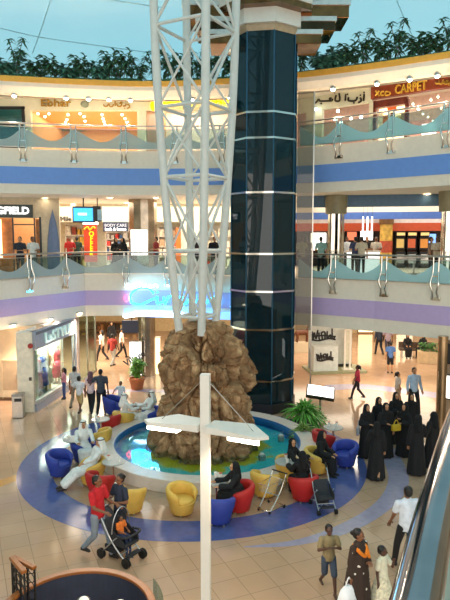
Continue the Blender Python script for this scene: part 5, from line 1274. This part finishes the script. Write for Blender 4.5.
def person(label, loc, rz, h=1.7, pose='stand', arms=('down', 'down'), skin='tan', top=None, sleeve='short', bottom=None, robe=None, head='hair', hair=None, scarf=None,
           shoes='#1a1614', group=None, lean=0, turn=0, vox=.014, female=False, child=False, cat='person', seat=.48, name='person', look=0, skirt=None, phase=1, extras=None, sash=None):
    """facing -Y in its own frame; rz turns it (0 towards the viewer, 90 to the right)"""
    s = h / 1.72; t = thing(name, label, cat, loc, R(rz), group); V = Vector
    hk = 1.12 if child else 1.0
    sit = pose in ('sit', 'recline'); pz = seat + .09 if sit else .93 * s
    f = V((0, -1, 0)); P0 = V((0, 0, pz))
    sw = (.165 if female else .19) * s; hwid = .095 * s
    up = V((0, -math.sin(R(lean)), math.cos(R(lean))))
    if pose == 'recline': up = V((0, .42, .9)).normalized()
    ch = P0 + up * (.36 * s); nk = P0 + up * (.535 * s); hd = nk + (up * .4 + V((0, -.03, .6))).normalized() * (.155 * s)
    sh = {q: P0 + up * (.475 * s) + V((q * sw, 0, 0)) for q in (-1, 1)}; hip = {q: P0 + V((q * hwid, 0, -.03 * s)) for q in (-1, 1)}
    kn, an = {}, {}
    for q in (-1, 1):
        if pose == 'walk':
            g = q * phase
            if g > 0: kn[q] = V((q * .1 * s, -.17 * s, .5 * s)); an[q] = V((q * .1 * s, -.26 * s, .085 * s))
            else: kn[q] = V((q * .09 * s, .03 * s, .48 * s)); an[q] = V((q * .09 * s, .33 * s, .16 * s))
        elif pose == 'sit': kn[q] = V((q * .12 * s, -.43 * s, seat + .05)); an[q] = V((q * .1 * s, -.47 * s, .08))
        elif pose == 'recline': kn[q] = V((q * .11 * s, -.42 * s, seat + .0)); an[q] = V((q * .08 * s, -.78 * s, .1))
        else: kn[q] = V((q * .1 * s, -.015 * s, .49 * s)); an[q] = V((q * .105 * s, 0, .08 * s))
    ua, fa = .28 * s, .245 * s; el_, wr, hdir = {}, {}, {}
    for q, a in zip((-1, 1), arms):
        S = sh[q]
        D = {'down': ((q * .2, .05, -1), (q * .05, -.18, -1)), 'swingf': ((q * .12, -.35, -1), (0, -.7, -1)), 'swingb': ((q * .15, .4, -1), (q * .05, .1, -1)),
             'push': ((q * .15, -.35, -1), (-q * .1, -1, -.15)), 'chest': ((q * .35, -.2, -1), (-q * .75, -.7, .5)), 'waist': ((q * .3, -.05, -1), (-q * .7, -.75, .05)),
             'face': ((q * .2, -.6, -.8), (-q * .45, -.35, 1)), 'lap': ((q * .2, -.3, -1), (-q * .35, -1, -.25)), 'table': ((q * .2, -.7, -.8), (-q * .1, -1, .05)),
             'reach': ((q * .3, -.8, -.5), (q * .05, -1, -.2)), 'side': ((q * .7, -.1, -.8), (q * .45, -.25, -1)), 'hold': ((q * .25, .1, -1), (q * .1, -.5, -1))}[a]
        e = S + V(D[0]).normalized() * ua; w_ = e + V(D[1]).normalized() * fa; el_[q], wr[q] = e, w_; hdir[q] = V(D[1]).normalized()
    cover = robe is not None
    # --- body
    b = MB(); bw = .93 if female else 1
    b.ell(ch + up * (.02 * s), (.155 * s * bw, .105 * s, .2 * s)); b.ell(P0 + up * (.1 * s), (.135 * s, .1 * s, .16 * s)); b.ell(P0, (.15 * s, .11 * s, .12 * s))
    for q in (-1, 1):
        b.caps(nk - up * (.05 * s), sh[q] - V((q * .01, 0, 0)), .055 * s, .052 * s); b.caps(sh[q], el_[q], .05 * s, .039 * s); b.caps(el_[q], wr[q], .038 * s, .026 * s)
        b.caps(hip[q], kn[q], .085 * s, .055 * s); b.caps(kn[q], an[q], .054 * s, .036 * s)
        fd = V((0, -1, 0)); b.caps(an[q] - V((0, -.03 * s, .035 * s)), an[q] + fd * (.13 * s) - V((0, 0, .05 * s)), .036 * s, .026 * s)
    b.caps(nk - up * (.04 * s), hd - V((0, 0, .05 * s)), .05 * s, .046 * s)
    HM = Matrix.Rotation(R(look), 3, 'Z'); hs = s * hk
    H = lambda x, y, z: hd + HM @ V((x * hs, y * hs, z * hs))
    b.ell(H(0, .01, .025), (.074 * hs, .092 * hs, .092 * hs), M=HM); b.ell(H(0, -.018, -.045), (.055 * hs, .068 * hs, .065 * hs), M=HM)
    b.caps(H(0, -.083, .012), H(0, -.1, -.022), .009 * hs, .014 * hs, 8, 3)
    for q in (-1, 1): b.ell(H(q * .076, .012, -.005), (.01 * hs, .022 * hs, .032 * hs), 8, 6, M=HM); b.caps(H(q * .02, -.08, .025), H(q * .05, -.068, .028), .011 * hs, .009 * hs, 6, 3)
    me = remesh(b, vox * s)
    hm_ = MB()
    for q in (-1, 1): hand(hm_, wr[q], hdir[q], s, q)
    bm = bmesh.new(); bm.from_mesh(me); t2 = hm_.mesh('h'); bm.from_mesh(t2); bm.to_mesh(me); bm.free(); bpy.data.meshes.remove(t2); me.shade_smooth()
    me.materials.clear(); link('body', me, SKIN[skin], t)
    e_ = MB()
    for q in (-1, 1): e_.ell(H(q * .03, -.077, .008), (.014 * hs, .009 * hs, .008 * hs), 8, 6, M=HM)
    e_.build('eyes', eyed, t, world=False, smooth=180)
    MB().ell(H(0, -.083, -.055), (.024 * hs, .008 * hs, .008 * hs), 10, 6, M=HM).build('mouth', lipm, t, world=False, smooth=180)
    def cloth(nm, mb, m, v=None):
        me = remesh(mb, (v or vox * 1.15) * s); me.materials.clear(); return link(nm, me, m, t)
    # --- clothing
    def arm_cloth(c, q, sl, inf=.016):
        c.caps(nk - up * (.05 * s), sh[q] - V((q * .01, 0, 0)), .06 * s, .06 * s + inf * .5)
        if sl == 'short': c.caps(sh[q], sh[q].lerp(el_[q], .62), .055 * s + inf, .05 * s + inf)
        elif sl == 'long': c.caps(sh[q], el_[q], .05 * s + inf, .042 * s + inf); c.caps(el_[q], el_[q].lerp(wr[q], .93), .042 * s + inf, .032 * s + inf)
        elif sl == 'wide': c.caps(sh[q], el_[q], .055 * s + inf, .06 * s + inf); c.caps(el_[q], el_[q].lerp(wr[q], .9), .055 * s + inf, .07 * s + inf)
    if robe:
        c = MB(); ph = sum(map(ord, label)) % 7
        c.ell(ch + up * (.02 * s), (.18 * s * bw, .13 * s, .22 * s))
        for q in (-1, 1): arm_cloth(c, q, sleeve if sleeve in ('long', 'wide') else 'long', .018)
        if not sit:
            rg = []; wd = 1.22 if sash else 1
            for k in range(15):
                u_ = k / 14; z = ch.z * (1 - u_) + .02 * u_; w_ = (.17 + .03 * math.sin(PI * u_ * .6) + .075 * u_ ** 1.5) * s * wd; ax = ch.lerp(V((0, .02 if pose != 'walk' else .03, 0)), min(1, u_ * 1.0))
                rg.append([V((ax.x + math.cos(2 * PI * j / 40) * w_ * (1 + .09 * u_ * math.sin(9 * 2 * PI * j / 40 + ph + u_)), ax.y + math.sin(2 * PI * j / 40) * w_ * (.72 + .16 * u_ + (.28 if pose == 'walk' else 0) * u_) * (1 + .09 * u_ * math.sin(9 * 2 * PI * j / 40 + ph)), z)) for j in range(40)])
            c.rings(rg)
        else:
            c.ell(P0 + V((0, -.05 * s, 0)), (.22 * s, .22 * s, .14 * s)); c.caps(P0 + up * (.1 * s), P0, .16 * s, .19 * s)
            for q in (-1, 1): c.caps(hip[q], kn[q], .12 * s, .1 * s); c.caps(kn[q], kn[q].lerp(an[q], .85), .1 * s, .095 * s)
            c.caps(kn[-1], kn[1], .1 * s, .1 * s); m0 = (kn[-1] + kn[1]) / 2; m1 = m0.lerp((an[-1] + an[1]) / 2, .85); c.caps(m0, m1, .1 * s, .1 * s)
        cloth('robe', c, cl(robe))
    if top:
        c = MB(); c.ell(ch + up * (.02 * s), (.172 * s * bw, .122 * s, .205 * s)); c.caps(P0 + up * (.26 * s), P0 + up * .02, .135 * s, .15 * s)
        c.rings([[P0 + up * z + V((math.cos(2 * PI * j / 24) * r * s, math.sin(2 * PI * j / 24) * r * .76 * s, 0)) for j in range(24)] for z, r in ((-.07 * s, .165), (.1 * s, .155), (.3 * s, .15))])
        for q in (-1, 1): arm_cloth(c, q, sleeve)
        cloth('shirt', c, cl(top))
    if bottom:
        kind, colr = bottom; c = MB(); c.ell(P0 - V((0, 0, .01)), (.163 * s, .122 * s, .125 * s))
        for q in (-1, 1):
            if kind == 'shorts': c.caps(hip[q], hip[q].lerp(kn[q], .92), .098 * s, .085 * s)
            else: c.caps(hip[q], kn[q], .097 * s, .07 * s); c.caps(kn[q], kn[q].lerp(an[q], .97), .07 * s, .058 * s)
        cloth('shorts' if kind == 'shorts' else 'trousers', c, cl(colr))
    if skirt:
        colr, z1, fl = skirt; rg = []
        for k in range(9):
            u_ = k / 8; z = (P0.z + .1 * s) * (1 - u_) + z1 * s * u_; w_ = (.145 + fl * u_) * s
            rg.append([V((math.cos(2 * PI * j / 36) * w_ * (1 + .07 * u_ * math.sin(8 * 2 * PI * j / 36)), math.sin(2 * PI * j / 36) * w_ * .85 * (1 + .07 * u_ * math.sin(8 * 2 * PI * j / 36)), z)) for j in range(36)])
        me = MB().rings(rg).mesh('skirt'); me.shade_smooth(); link('skirt', me, cl(colr, var=.3, scale=22), t)
    if shoes:
        for q in (-1, 1):
            c = MB(); a = an[q]; c.caps(a + V((0, .035 * s, -.035 * s)), a + V((0, -.13 * s, -.052 * s)), .044 * s, .034 * s, 10, 4); c.box(a + V((0, -.05 * s, -.075 * s)), (.07 * s, .25 * s, .016 * s)); me = remesh(c, .014 * s); me.materials.clear(); link('shoe', me, cl(shoes, .5), t)
    # --- head wear
    if head in ('hair', 'bun', 'long', 'pony'):
        c = MB(); c.ell(H(0, .032, .045), (.086 * hs, .095 * hs, .088 * hs), M=HM); c.ell(H(0, .055, .0), (.08 * hs, .07 * hs, .085 * hs), M=HM)
        if head == 'long': c.caps(H(0, .07, 0), H(0, .085, -.17), .08 * hs, .06 * hs)
        if head == 'bun': c.ell(H(0, .13, .02), (.045 * hs, .045 * hs, .045 * hs))
        if head == 'pony': c.caps(H(0, .12, .05), H(0, .15, -.1), .035 * hs, .02 * hs)
        cloth('hair', c, hair or hairb, vox)
    elif head in ('veil', 'scarf'):
        c = MB(); c.ell(H(0, .045, .02), (.108 * hs, .108 * hs, .125 * hs), M=HM); c.caps(H(0, .035, -.06), nk - up * (.04 * s) + V((0, .01, 0)), .095 * hs, .125 * s)
        c.ell(nk - up * (.08 * s), (.19 * s, .125 * s, .09 * s)); c.caps(H(0, .08, 0), H(0, .12, -.28), .09 * hs, .1 * hs)
        cloth('headscarf', c, cl(scarf or '#0b0b0d', .9), vox)
    elif head == 'ghutra':
        c = MB(); c.ell(H(0, .04, .03), (.1 * hs, .108 * hs, .112 * hs), M=HM); c.caps(H(0, .07, 0), H(0, .12, -.26), .09 * hs, .13 * hs)
        for q in (-1, 1): c.caps(H(q * .06, .045, 0), H(q * .12, .02, -.22), .055 * hs, .05 * hs)
        cloth('headcloth', c, cl(scarf or '#e8e6e0', .9), vox)
        MB().tube([H(.092 * math.cos(2 * PI * j / 20), .04 + .1 * math.sin(2 * PI * j / 20), .085) for j in range(21)], .013 * hs, 6).build('head_ring', black, t, world=False, smooth=60)
    if sash:
        c = MB(); N = 18
        c.tube(spline([nk + V((-.1 * s, .06 * s, -.03 * s)), nk + V((-.12 * s, -.08 * s, -.08 * s)), nk + V((0, -.155 * s, -.2 * s)), nk + V((.12 * s, -.08 * s, -.08 * s)), nk + V((.1 * s, .06 * s, -.03 * s))], 5), .035 * s, 8)
        c.tube(spline([nk + V((.11 * s, -.1 * s, -.1 * s)), nk + V((.12 * s, -.145 * s, -.25 * s)), nk + V((.13 * s, -.15 * s, -.4 * s))], 4), [.035 * s] * 9, 8)
        c.build('shawl', cl(sash), t, world=False, smooth=60)
    t['wr'] = [list(PM[t.name] @ wr[-1]), list(PM[t.name] @ wr[1])]
    return t
def wrist(t, q): return Vector(t['wr'][0 if q < 0 else 1])
def clean(t):
    if 'wr' in t: del t['wr']
G0 = lambda px, py: (lambda p: Vector((p.x, p.y, .006)))(gz(px, py))
PEOPLE = []
def add(*a, **k):
    t = person(*a, **k); PEOPLE.append(t); return t
# in front
man = add('man in red polo shirt and pale jeans pushing the hooded pushchair', G0(99, 556), 62, 1.74, 'walk', ('push', 'push'), 'brown', top='#b81822', bottom=('jeans', '#7c8794'), vox=.011, look=15)
add('woman in dark navy top behind the hooded pushchair, hand at her chest', G0(121, 547), -40, 1.62, 'stand', ('chest', 'waist'), 'brown', top='#232a3c', bottom=('trousers', '#22242c'), head='bun', female=True, vox=.011)
pc = PUSH.location
bt = add('baby in orange shirt sitting in the hooded pushchair', pc + Matrix.Rotation(R(55), 3, 'Z') @ Vector((0, .02, .02)), 55, .8, 'sit', ('lap', 'lap'), 'brown', top='#d8722a', bottom=('trousers', '#2c3a5c'), child=True, seat=.43, vox=.016, shoes='#3a4a6a', name='baby')
add('man in white shirt and dark trousers seen from behind, walking away by the handrail', G0(405, 571), 190, 1.76, 'walk', ('down', 'swingf'), 'brown', top='#cfd6e2', bottom=('trousers', '#1c1a1c'), vox=.011)
add('boy in khaki shirt and denim shorts walking in front with hands at his chest', G0(328, 592), 8, 1.3, 'walk', ('chest', 'chest'), 'deep', top='#8a7a58', bottom=('shorts', '#3a4658'), child=True, vox=.011, shoes='#4a3424')
sari = add('woman in dark brown spotted dress with orange shawl, carrying a white bag', G0(357, 616), 40, 1.6, 'stand', ('down', 'waist'), 'brown', robe='#3c2a22', sleeve='long', head='bun', sash='#e07a18', female=True, vox=.011, look=25)
girl = add('girl in white flowered dress beside the woman in the orange shawl', G0(381, 612), 45, 1.22, 'stand', ('down', 'face'), 'deep', top='#dcd6bc', skirt=('#d6cdb0', .27, .26), child=True, female=True, vox=.011, look=25, shoes='#d8d0c0')
# carried white bag
w_ = wrist(sari, -1); bg_ = thing('carrier_bag', 'white plastic carrier bag held by the woman in the orange shawl', 'bag', (w_.x - .05, w_.y - .02, w_.z - .6), R(30))
MB().rings([[Vector((math.cos(2 * PI * j / 20) * a * (1 + .1 * math.sin(5 * j)), math.sin(2 * PI * j / 20) * b_, z)) for j in range(20)] for a, b_, z in ((.1, .05, 0), (.2, .1, .03), (.22, .12, .22), (.17, .07, .4), (.1, .03, .46))]).build('bag_body', mat('white_plastic', '#e4e6ea', .35, var=.1), bg_, world=False, smooth=60)
MB().tube(spline([(-.08, 0, .44), (0, 0, .6), (.08, 0, .44)], 5), .012, 6).build('handle', mat('white_plastic', '#e4e6ea'), bg_, world=False)
MB().box((0, -.118, .2), (.1, .006, .07), 0).build('printed_mark', mat('dark_print', '#4a4a52', .5), bg_, world=False)
dm = cl('#3c2a22').copy(); dm.name = 'spotted_brown_cloth'; nt = dm.node_tree; vo = nt.nodes.new('ShaderNodeTexVoronoi'); vo.inputs['Scale'].default_value = 9
cr = nt.nodes.new('ShaderNodeValToRGB'); cr.color_ramp.interpolation = 'CONSTANT'; cr.color_ramp.elements[0].color = (*lin('#d8d0c4'), 1); cr.color_ramp.elements[1].position = .2; cr.color_ramp.elements[1].color = (*lin('#33241c'), 1)
tcn = nt.nodes.new('ShaderNodeTexCoord'); nt.links.new(tcn.outputs['Object'], vo.inputs['Vector']); nt.links.new(vo.outputs['Distance'], cr.inputs['Fac']); nt.links.new(cr.outputs[0], nt.nodes['Principled BSDF'].inputs['Base Color'])
for c_ in sari.children:
    if c_.name.startswith('robe'): c_.data.materials[0] = dm
# seated at the ring
add('woman in black robe and veil sitting in the red chair beside the lamp post', G0(238, 506), 285, 1.64, 'sit', ('table', 'table'), 'tan', robe='#0c0c0f', head='veil', female=True, shoes='#111')if False else None
def seated(ci, label, **k):
    c = SEATS[ci]; px = dict(k); rz = px.pop('rz', math.degrees(c.rotation_euler.z)); off_ = px.pop('off', (0, -.02, 0))
    loc = Vector(c.location) + Matrix.Rotation(R(rz), 3, 'Z') @ Vector(off_); loc.z = .006
    return add(label, loc, rz, px.pop('h', 1.64), px.pop('pose', 'sit'), px.pop('arms', ('table', 'table')), px.pop('skin', 'tan'), seat=.4, **px)
VE = dict(robe='#0c0c0f', head='veil', female=True, sleeve='wide', shoes='#121212')
KA = dict(robe='#dcdcd8', head='ghutra', sleeve='long', shoes='#2a1c14', h=1.72)
seated(3, 'woman in black robe and veil sitting in the red chair beside the lamp post', lean=12, **VE)
seated(5, 'woman in black with patterned bag, sitting behind the empty pushchair', lean=8, arms=('lap', 'table'), **VE)
seated(9, 'woman in black with her face towards the viewer, sitting nearest the pool', lean=8, look=-40, **VE)
seated(6, 'woman in black sitting sideways in a yellow chair next to the empty red chair', lean=14, arms=('lap', 'lap'), **VE)
seated(11, 'man in white robe reclining in a yellow chair with his legs stretched out', pose='recline', arms=('lap', 'reach'), **KA)
seated(13, 'man in white robe facing the viewer from the blue chair', lean=6, rz=20, look=10, **KA)
seated(16, 'man in white robe sitting with his back turned near the rock', lean=4, rz=120, **KA)
p = G0(151, 427); add('man in white robe and headcloth sitting beside the rock on the left', p, -60, 1.72, 'sit', ('table', 'table'), 'brown', seat=.4, **{k: v for k, v in KA.items() if k != 'h'})
SEATS[18] = chair('blue', 151, 427, -60, 'blue tub chair holding the man in white beside the rock')
# printed bag on the lap
q = Vector(SEATS[5].location) + Matrix.Rotation(SEATS[5].rotation_euler.z, 3, 'Z') @ Vector((-.2, -.3, .66))
hb_ = thing('handbag', 'patterned orange and purple handbag on the lap of the woman in the red chair', 'bag', q, R(20)); MB().box((0, 0, .11), (.3, .14, .22)).build('body', mat('printed_bag', '#a8523a', .6, var=.6, scale=14), hb_, world=False, bevel=.03)
MB().tube(spline([(-.1, 0, .21), (0, 0, .34), (.1, 0, .21)], 5), .012, 6).build('handle', dark, hb_, world=False)
# left walkers
add('child in white top and khaki trousers walking away by the dress shop', G0(80, 413), 170, 1.42, 'walk', ('down', 'side'), 'brown', top='#d8d8dc', bottom=('shorts', '#b8a070'), child=True, head='hair')
add('woman in grey top partly behind the child in khaki trousers', G0(75.5, 408), 175, 1.66, 'walk', ('down', 'down'), 'brown', top='#b8b4b4', bottom=('trousers', '#8a7a68'), head='bun', female=True, phase=-1)
add('woman in pale pink top and dark trousers with a mauve headscarf, walking away', G0(91.5, 413.5), 178, 1.62, 'walk', ('side', 'down'), 'brown', top='#d8c0c4', bottom=('trousers', '#181820'), head='veil', scarf='#6a4a54', female=True)
add('man in dark grey shirt and black trousers walking away beside the boy', G0(101.5, 414.5), 182, 1.74, 'walk', ('down', 'side'), 'brown', top='#3c4450', bottom=('trousers', '#14141a'), phase=-1)
add('boy in white shirt and black shorts standing beside the man in dark grey', G0(121, 411), -10, 1.15, 'stand', ('side', 'down'), 'brown', top='#dde0e4', bottom=('shorts', '#1a1a1e'), child=True)
add('girl in pink top looking into the dress shop window', G0(64.5, 399), -85, 1.3, 'stand', ('down', 'chest'), 'brown', top='#d08a98', bottom=('trousers', '#3a4a7a'), child=True, head='long', female=True)
add('walker in white top and black trousers with a shoulder bag in the left corridor', G0(102, 361), 250, 1.68, 'walk', ('waist', 'swingb'), 'tan', top='#d8d4cc', bottom=('trousers', '#17171c'), head='long', female=True, vox=.018)
add('walker in red top and grey trousers in the left corridor', G0(113, 366.5), 160, 1.7, 'walk', ('swingf', 'swingb'), 'brown', top='#a83830', bottom=('jeans', '#a8a49c'), vox=.018)
add('walker in white shirt and black trousers farther down the left corridor', G0(122, 358), 100, 1.66, 'walk', ('down', 'waist'), 'tan', top='#dcd8d0', bottom=('trousers', '#141418'), vox=.018)
add('woman in black robe far down the left corridor', G0(112, 350), 10, 1.66, 'stand', ('down', 'down'), 'tan', vox=.018, **VE)
# right walkers
add('girl in crimson top and dark trousers walking across the right corridor', G0(357, 399), 245, 1.42, 'walk', ('swingf', 'side'), 'brown', top='#b02a44', bottom=('trousers', '#2a2028'), head='pony', child=True, female=True)
add('child in pale top and tan trousers walking beside the women in black', G0(397, 407), 100, 1.4, 'walk', ('down', 'swingf'), 'tan', top='#d8c8b8', bottom=('trousers', '#b89878'), child=True, head='pony', hair=hairg)
add('man in light blue shirt and black trousers walking towards the women in black', G0(413, 414), 10, 1.78, 'walk', ('down', 'hold'), 'tan', top='#a8c0d8', sleeve='long', bottom=('trousers', '#16161c'), hair=hairg)
add('person in blue shirt and black shorts standing in the right corridor', G0(390, 373), 180, 1.55, 'stand', ('down', 'down'), 'tan', top='#4a6ea8', bottom=('shorts', '#141418'), vox=.016)
add('walker in dark suit far down the right corridor', G0(379, 355), 190, 1.74, 'walk', ('down', 'down'), 'brown', top='#2a3040', sleeve='long', bottom=('trousers', '#1c2028'), vox=.018)
add('walker in grey mauve shirt far down the right corridor', G0(387.5, 356), 175, 1.74, 'walk', ('down', 'waist'), 'brown', top='#9a8a98', bottom=('trousers', '#3a3a4a'), vox=.018, phase=-1)
for k, (x, lb_) in enumerate(((-.5, 'woman in black sitting on the left of the bench by the planter'), (.35, 'woman in black sitting on the right of the bench by the planter'))):
    q = gz(416, 357); q = q + Matrix.Rotation(R(-8), 3, 'Z') @ Vector((x, -.08, .006)); add(lb_, q, -8 - 40 * k, 1.6, 'sit', ('lap', 'lap'), 'tan', seat=.46, vox=.018, **VE)
# the group of women in black
AB = [(366, 457, 20, 1.62, 'woman in black with a grey handbag, at the left of the group in black', ('waist', 'down'), 'stand'),
 (378, 447, 15, 1.6, 'short woman in black standing at the back left of the group', ('down', 'down'), 'stand'),
 (385, 457, 5, 1.66, 'woman in black facing the viewer near the back of the group', ('waist', 'down'), 'stand'),
 (375.5, 478, 165, 1.6, 'woman in black with her back turned, nearest the viewer in the group', ('down', 'waist'), 'walk'),
 (395, 443, 10, 1.66, 'woman in black at the very back of the group, taller one', ('waist', 'waist'), 'stand'),
 (403, 456, -50, 1.62, 'woman in black holding a yellow bag in the middle of the group', ('chest', 'waist'), 'stand'),
 (410, 443, 0, 1.62, 'woman in black just below the man in light blue', ('down', 'down'), 'stand'),
 (416, 474, 185, 1.7, 'tall woman in black with her back turned, right of the middle of the group', ('waist', 'down'), 'stand'),
 (431, 467, 215, 1.64, 'woman in black at the right end of the group next to the bronze pillar', ('down', 'waist'), 'walk')]
ABP = []
for px, py, rz, h, lb_, ar, po in AB:
    ABP.append(add(lb_, G0(px, py), rz, h, po, ar, 'tan', group='women in black robes by the pillar', **VE))
w_ = Vector(ABP[0].location) + Vector((-.27, -.06, .72)); hb2 = thing('handbag', 'pale grey handbag at the elbow of the leftmost woman of the group in black', 'bag', w_, R(70))
MB().box((0, 0, .13), (.3, .1, .26)).build('body', mat('grey_leather', '#8a8c92', .45), hb2, world=False, bevel=.03); MB().tube(spline([(-.1, 0, .25), (0, 0, .45), (.1, 0, .25)], 5), .012, 6).build('handle', mat('grey_leather', '#8a8c92'), hb2, world=False)
w_ = Vector(ABP[5].location) + Vector((-.3, -.2, .86)); hb3 = thing('handbag', 'bright yellow bag held by a woman in the middle of the group in black', 'bag', w_, R(20))
MB().box((0, 0, .1), (.3, .12, .2)).build('body', mat('yellow_bag', '#d8b02a', .5), hb3, world=False, bevel=.03); MB().tube(spline([(-.1, 0, .19), (0, 0, .34), (.1, 0, .19)], 5), .014, 6).build('handle', mat('yellow_bag', '#d8b02a'), hb3, world=False)
# in the booth
for k, (px, Y, lb_, hd_) in enumerate(((84, 8.6, 'man with dark hair and a white shirt sitting in the oval booth, left', 'ghutra'), (122, 8.5, 'person in white headcloth sitting in the oval booth, right', 'ghutra'))):
    x = at(px, 598, Y).x; zt_ = at(px, 598 if k == 0 else 602, Y).z
    add(lb_.replace('dark hair and a white shirt', 'white headcloth and black head ring'), Vector((x, Y, .006)), 180 if k == 0 else 120, 1.7, 'sit', ('lap', 'lap'), 'brown', seat=max(.3, zt_ - .88), robe='#dcdcd8', sleeve='long', head=hd_, vox=.014)
    st_ = thing('booth_stool', 'small round stool under the %s person in the oval booth' % ('left' if k == 0 else 'right'), 'stool', (x, Y, 0)); se = max(.3, zt_ - .88) - .03
    MB().lathe([(.19, se - .06), (.2, se - .03), (.19, se)], 20).build('seat', dark, st_, world=False); MB().tube([(0, 0, .03), (0, 0, se - .05)], .03).build('pedestal', steel, st_, world=False); MB().lathe([(.17, 0), (.16, .03)], 18).build('base', steel, st_, world=False)
# first gallery people
FG = [(20, 25.6, 0, 'hair', '#2a2a34', 'person in dark clothes by the corner shop entrance on the first gallery'), (33, 25.8, 40, 'hair', '#d8d4cc', 'person in white near the corner shop entrance on the first gallery'),
 (70, 29.6, 10, 'hair', '#b8282a', 'person in red top before the boutique left of the red banner'), (77, 29.9, 200, 'hair', '#2c4438', 'person in dark green left of the red banner'),
 (116, 29.5, 30, 'veil', None, 'woman in black by the navy fascia shop, farther from the column'), (122.5, 29.0, -20, 'veil', None, 'woman in black by the navy fascia shop, nearer the column'),
 (156, 28.3, -60, 'hair', '#8a2420', 'person in dark red leaning near the clad column'), (196, 27.4, 0, 'hair', '#3a2c2c', 'dark haired person behind the mast, left of a pair at the gallery edge'), (214.5, 27.2, 10, 'hair', '#1c1a20', 'dark haired person behind the mast, right of a pair at the gallery edge'),
 (302, 25.9, 20, 'hair', '#a89a68', 'person in khaki right beside the elevator on the first gallery'), (321, 26.3, 150, 'hair', '#8ab0a8', 'person in pale green behind the glass left of the chrome pillar'), (329, 27.6, 190, 'hair', '#4a4038', 'person in brown close to the chrome pillar'),
 (355, 27.2, 200, 'hair', '#3c4668', 'person in dark blue at the food court counter'), (361.5, 27.0, 170, 'hair', '#cfc4ae', 'person in beige at the food court counter'), (367, 28.8, 0, 'hair', '#2a2422', 'person in black behind the food court counter'),
 (308, 27.5, 200, 'hair', '#6a5a4a', 'person in brown seen through the tinted glass fin by the elevator'), (347, 29.2, 30, 'hair', '#c8d0d8', 'person in pale blue behind the chrome pillar, nearer the counter'), (376, 28.6, -30, 'hair', '#d0c8bc', 'person in cream just right of the food court counter'),
 (437, 25.0, -50, 'hair', '#c8b8a0', 'person in beige by the far chrome pillar'), (431, 25.6, 60, 'hair', '#8a7a70', 'person in grey brown near the far chrome pillar'), (441, 26.6, 0, 'hair', '#d8d0c4', 'person in white near the far chrome pillar')]
for px, Y, rz, hd_, tp_, lb_ in FG:
    Y = max(Y, on_line(E1, px).y + .45); q = at(px, 250, Y); q = Vector((q.x, Y, F1Z + .006)); h = 1.68
    if hd_ == 'veil': add(lb_, q, rz, 1.62, 'stand', ('waist', 'down'), 'tan', vox=.018, **VE)
    else: add(lb_, q, rz, h, 'stand', ('down', 'waist'), 'tan' if len(lb_) % 2 else 'brown', top=tp_, bottom=('trousers', '#26262e'), vox=.018)
for t in PEOPLE: clean(t)
# ------------------------------------------------------------------ light
w = bpy.data.worlds.new('sky'); SC.world = w; w.use_nodes = True
bg = w.node_tree.nodes['Background']; bg.inputs[0].default_value = (1, .93, .84, 1); bg.inputs[1].default_value = 2.05
SUNK = 1
def area(name, loc, size, energy, col='#ffe6c0', sy=None, rot=(0, 0, 0)):
    l = bpy.data.lights.new(name, 'AREA'); l.energy = energy; l.color = lin(col); l.size = size
    if sy: l.shape = 'RECTANGLE'; l.size_y = sy
    o = bpy.data.objects.new(name, l); COL.objects.link(o); o.location = loc; o.rotation_euler = rot; return o
warm = '#fff3dc'
area('corridor_light', (-4, 34, 3.0), 9, 500, warm, 7)
area('corridor_light', (8, 34, 3.0), 9, 430, warm, 8)
area('gallery_light', (-7, 31, 8.4), 8, 340, '#fff0dc', 4)
area('gallery_light', (0, 31, 8.4), 6, 240, '#fff0dc', 4)
area('gallery_light', (9, 30, 8.4), 9, 230, '#fff0dc', 4)
area('gallery_light', (-6, 30.8, 13.1), 9, 70, '#fff0dc', 1.6)
area('gallery_light', (7.4, 28.2, 13.1), 9, 80, '#fff0dc', 1.6, rot=(0, 0, R(-35)))

area('corridor_light', (-9, 30, 3.05), 5, 520, warm, 5)
area('shop_window_light', (PW.P(L / 2, 2.38, -.33)), 3.6, 120, '#fff2e0', .4, (0, 0, math.atan2(PW.x.y, PW.x.x)))
area('lobby_light', (7.5, 26, 3.05), 4, 260, warm, 3)

area('orange_shop_light', (W2.P(W2.u(84, 110), 12.8, -3.2)), 5, 220, '#ffe2bc', 4.5)
area('pale_shop_light', (W2.P(W2.u(190, 110), 13.2, -1.2)), 3.5, 60, '#ffeede', 1.5)

# ------------------------------------------------------------------ repeats get a place in their row
ORD = 'first second third fourth fifth sixth seventh eighth ninth tenth eleventh twelfth thirteenth fourteenth fifteenth sixteenth seventeenth eighteenth nineteenth twentieth'.split()
byl = {}
for o in bpy.data.objects:
    if o.get('label') and o.parent is None: byl.setdefault(o['label'], []).append(o)
for lab_, os_ in byl.items():
    if len(os_) > 1:
        def sx_(o): return o.location.x / (o.location.y * CT + .01)
        os_.sort(key=sx_); n = len(os_)
        for i, o in enumerate(os_):
            o['label'] = lab_ + (', leftmost' if i == 0 else ', rightmost' if i == n - 1 else ', %s from the left' % ORD[i])
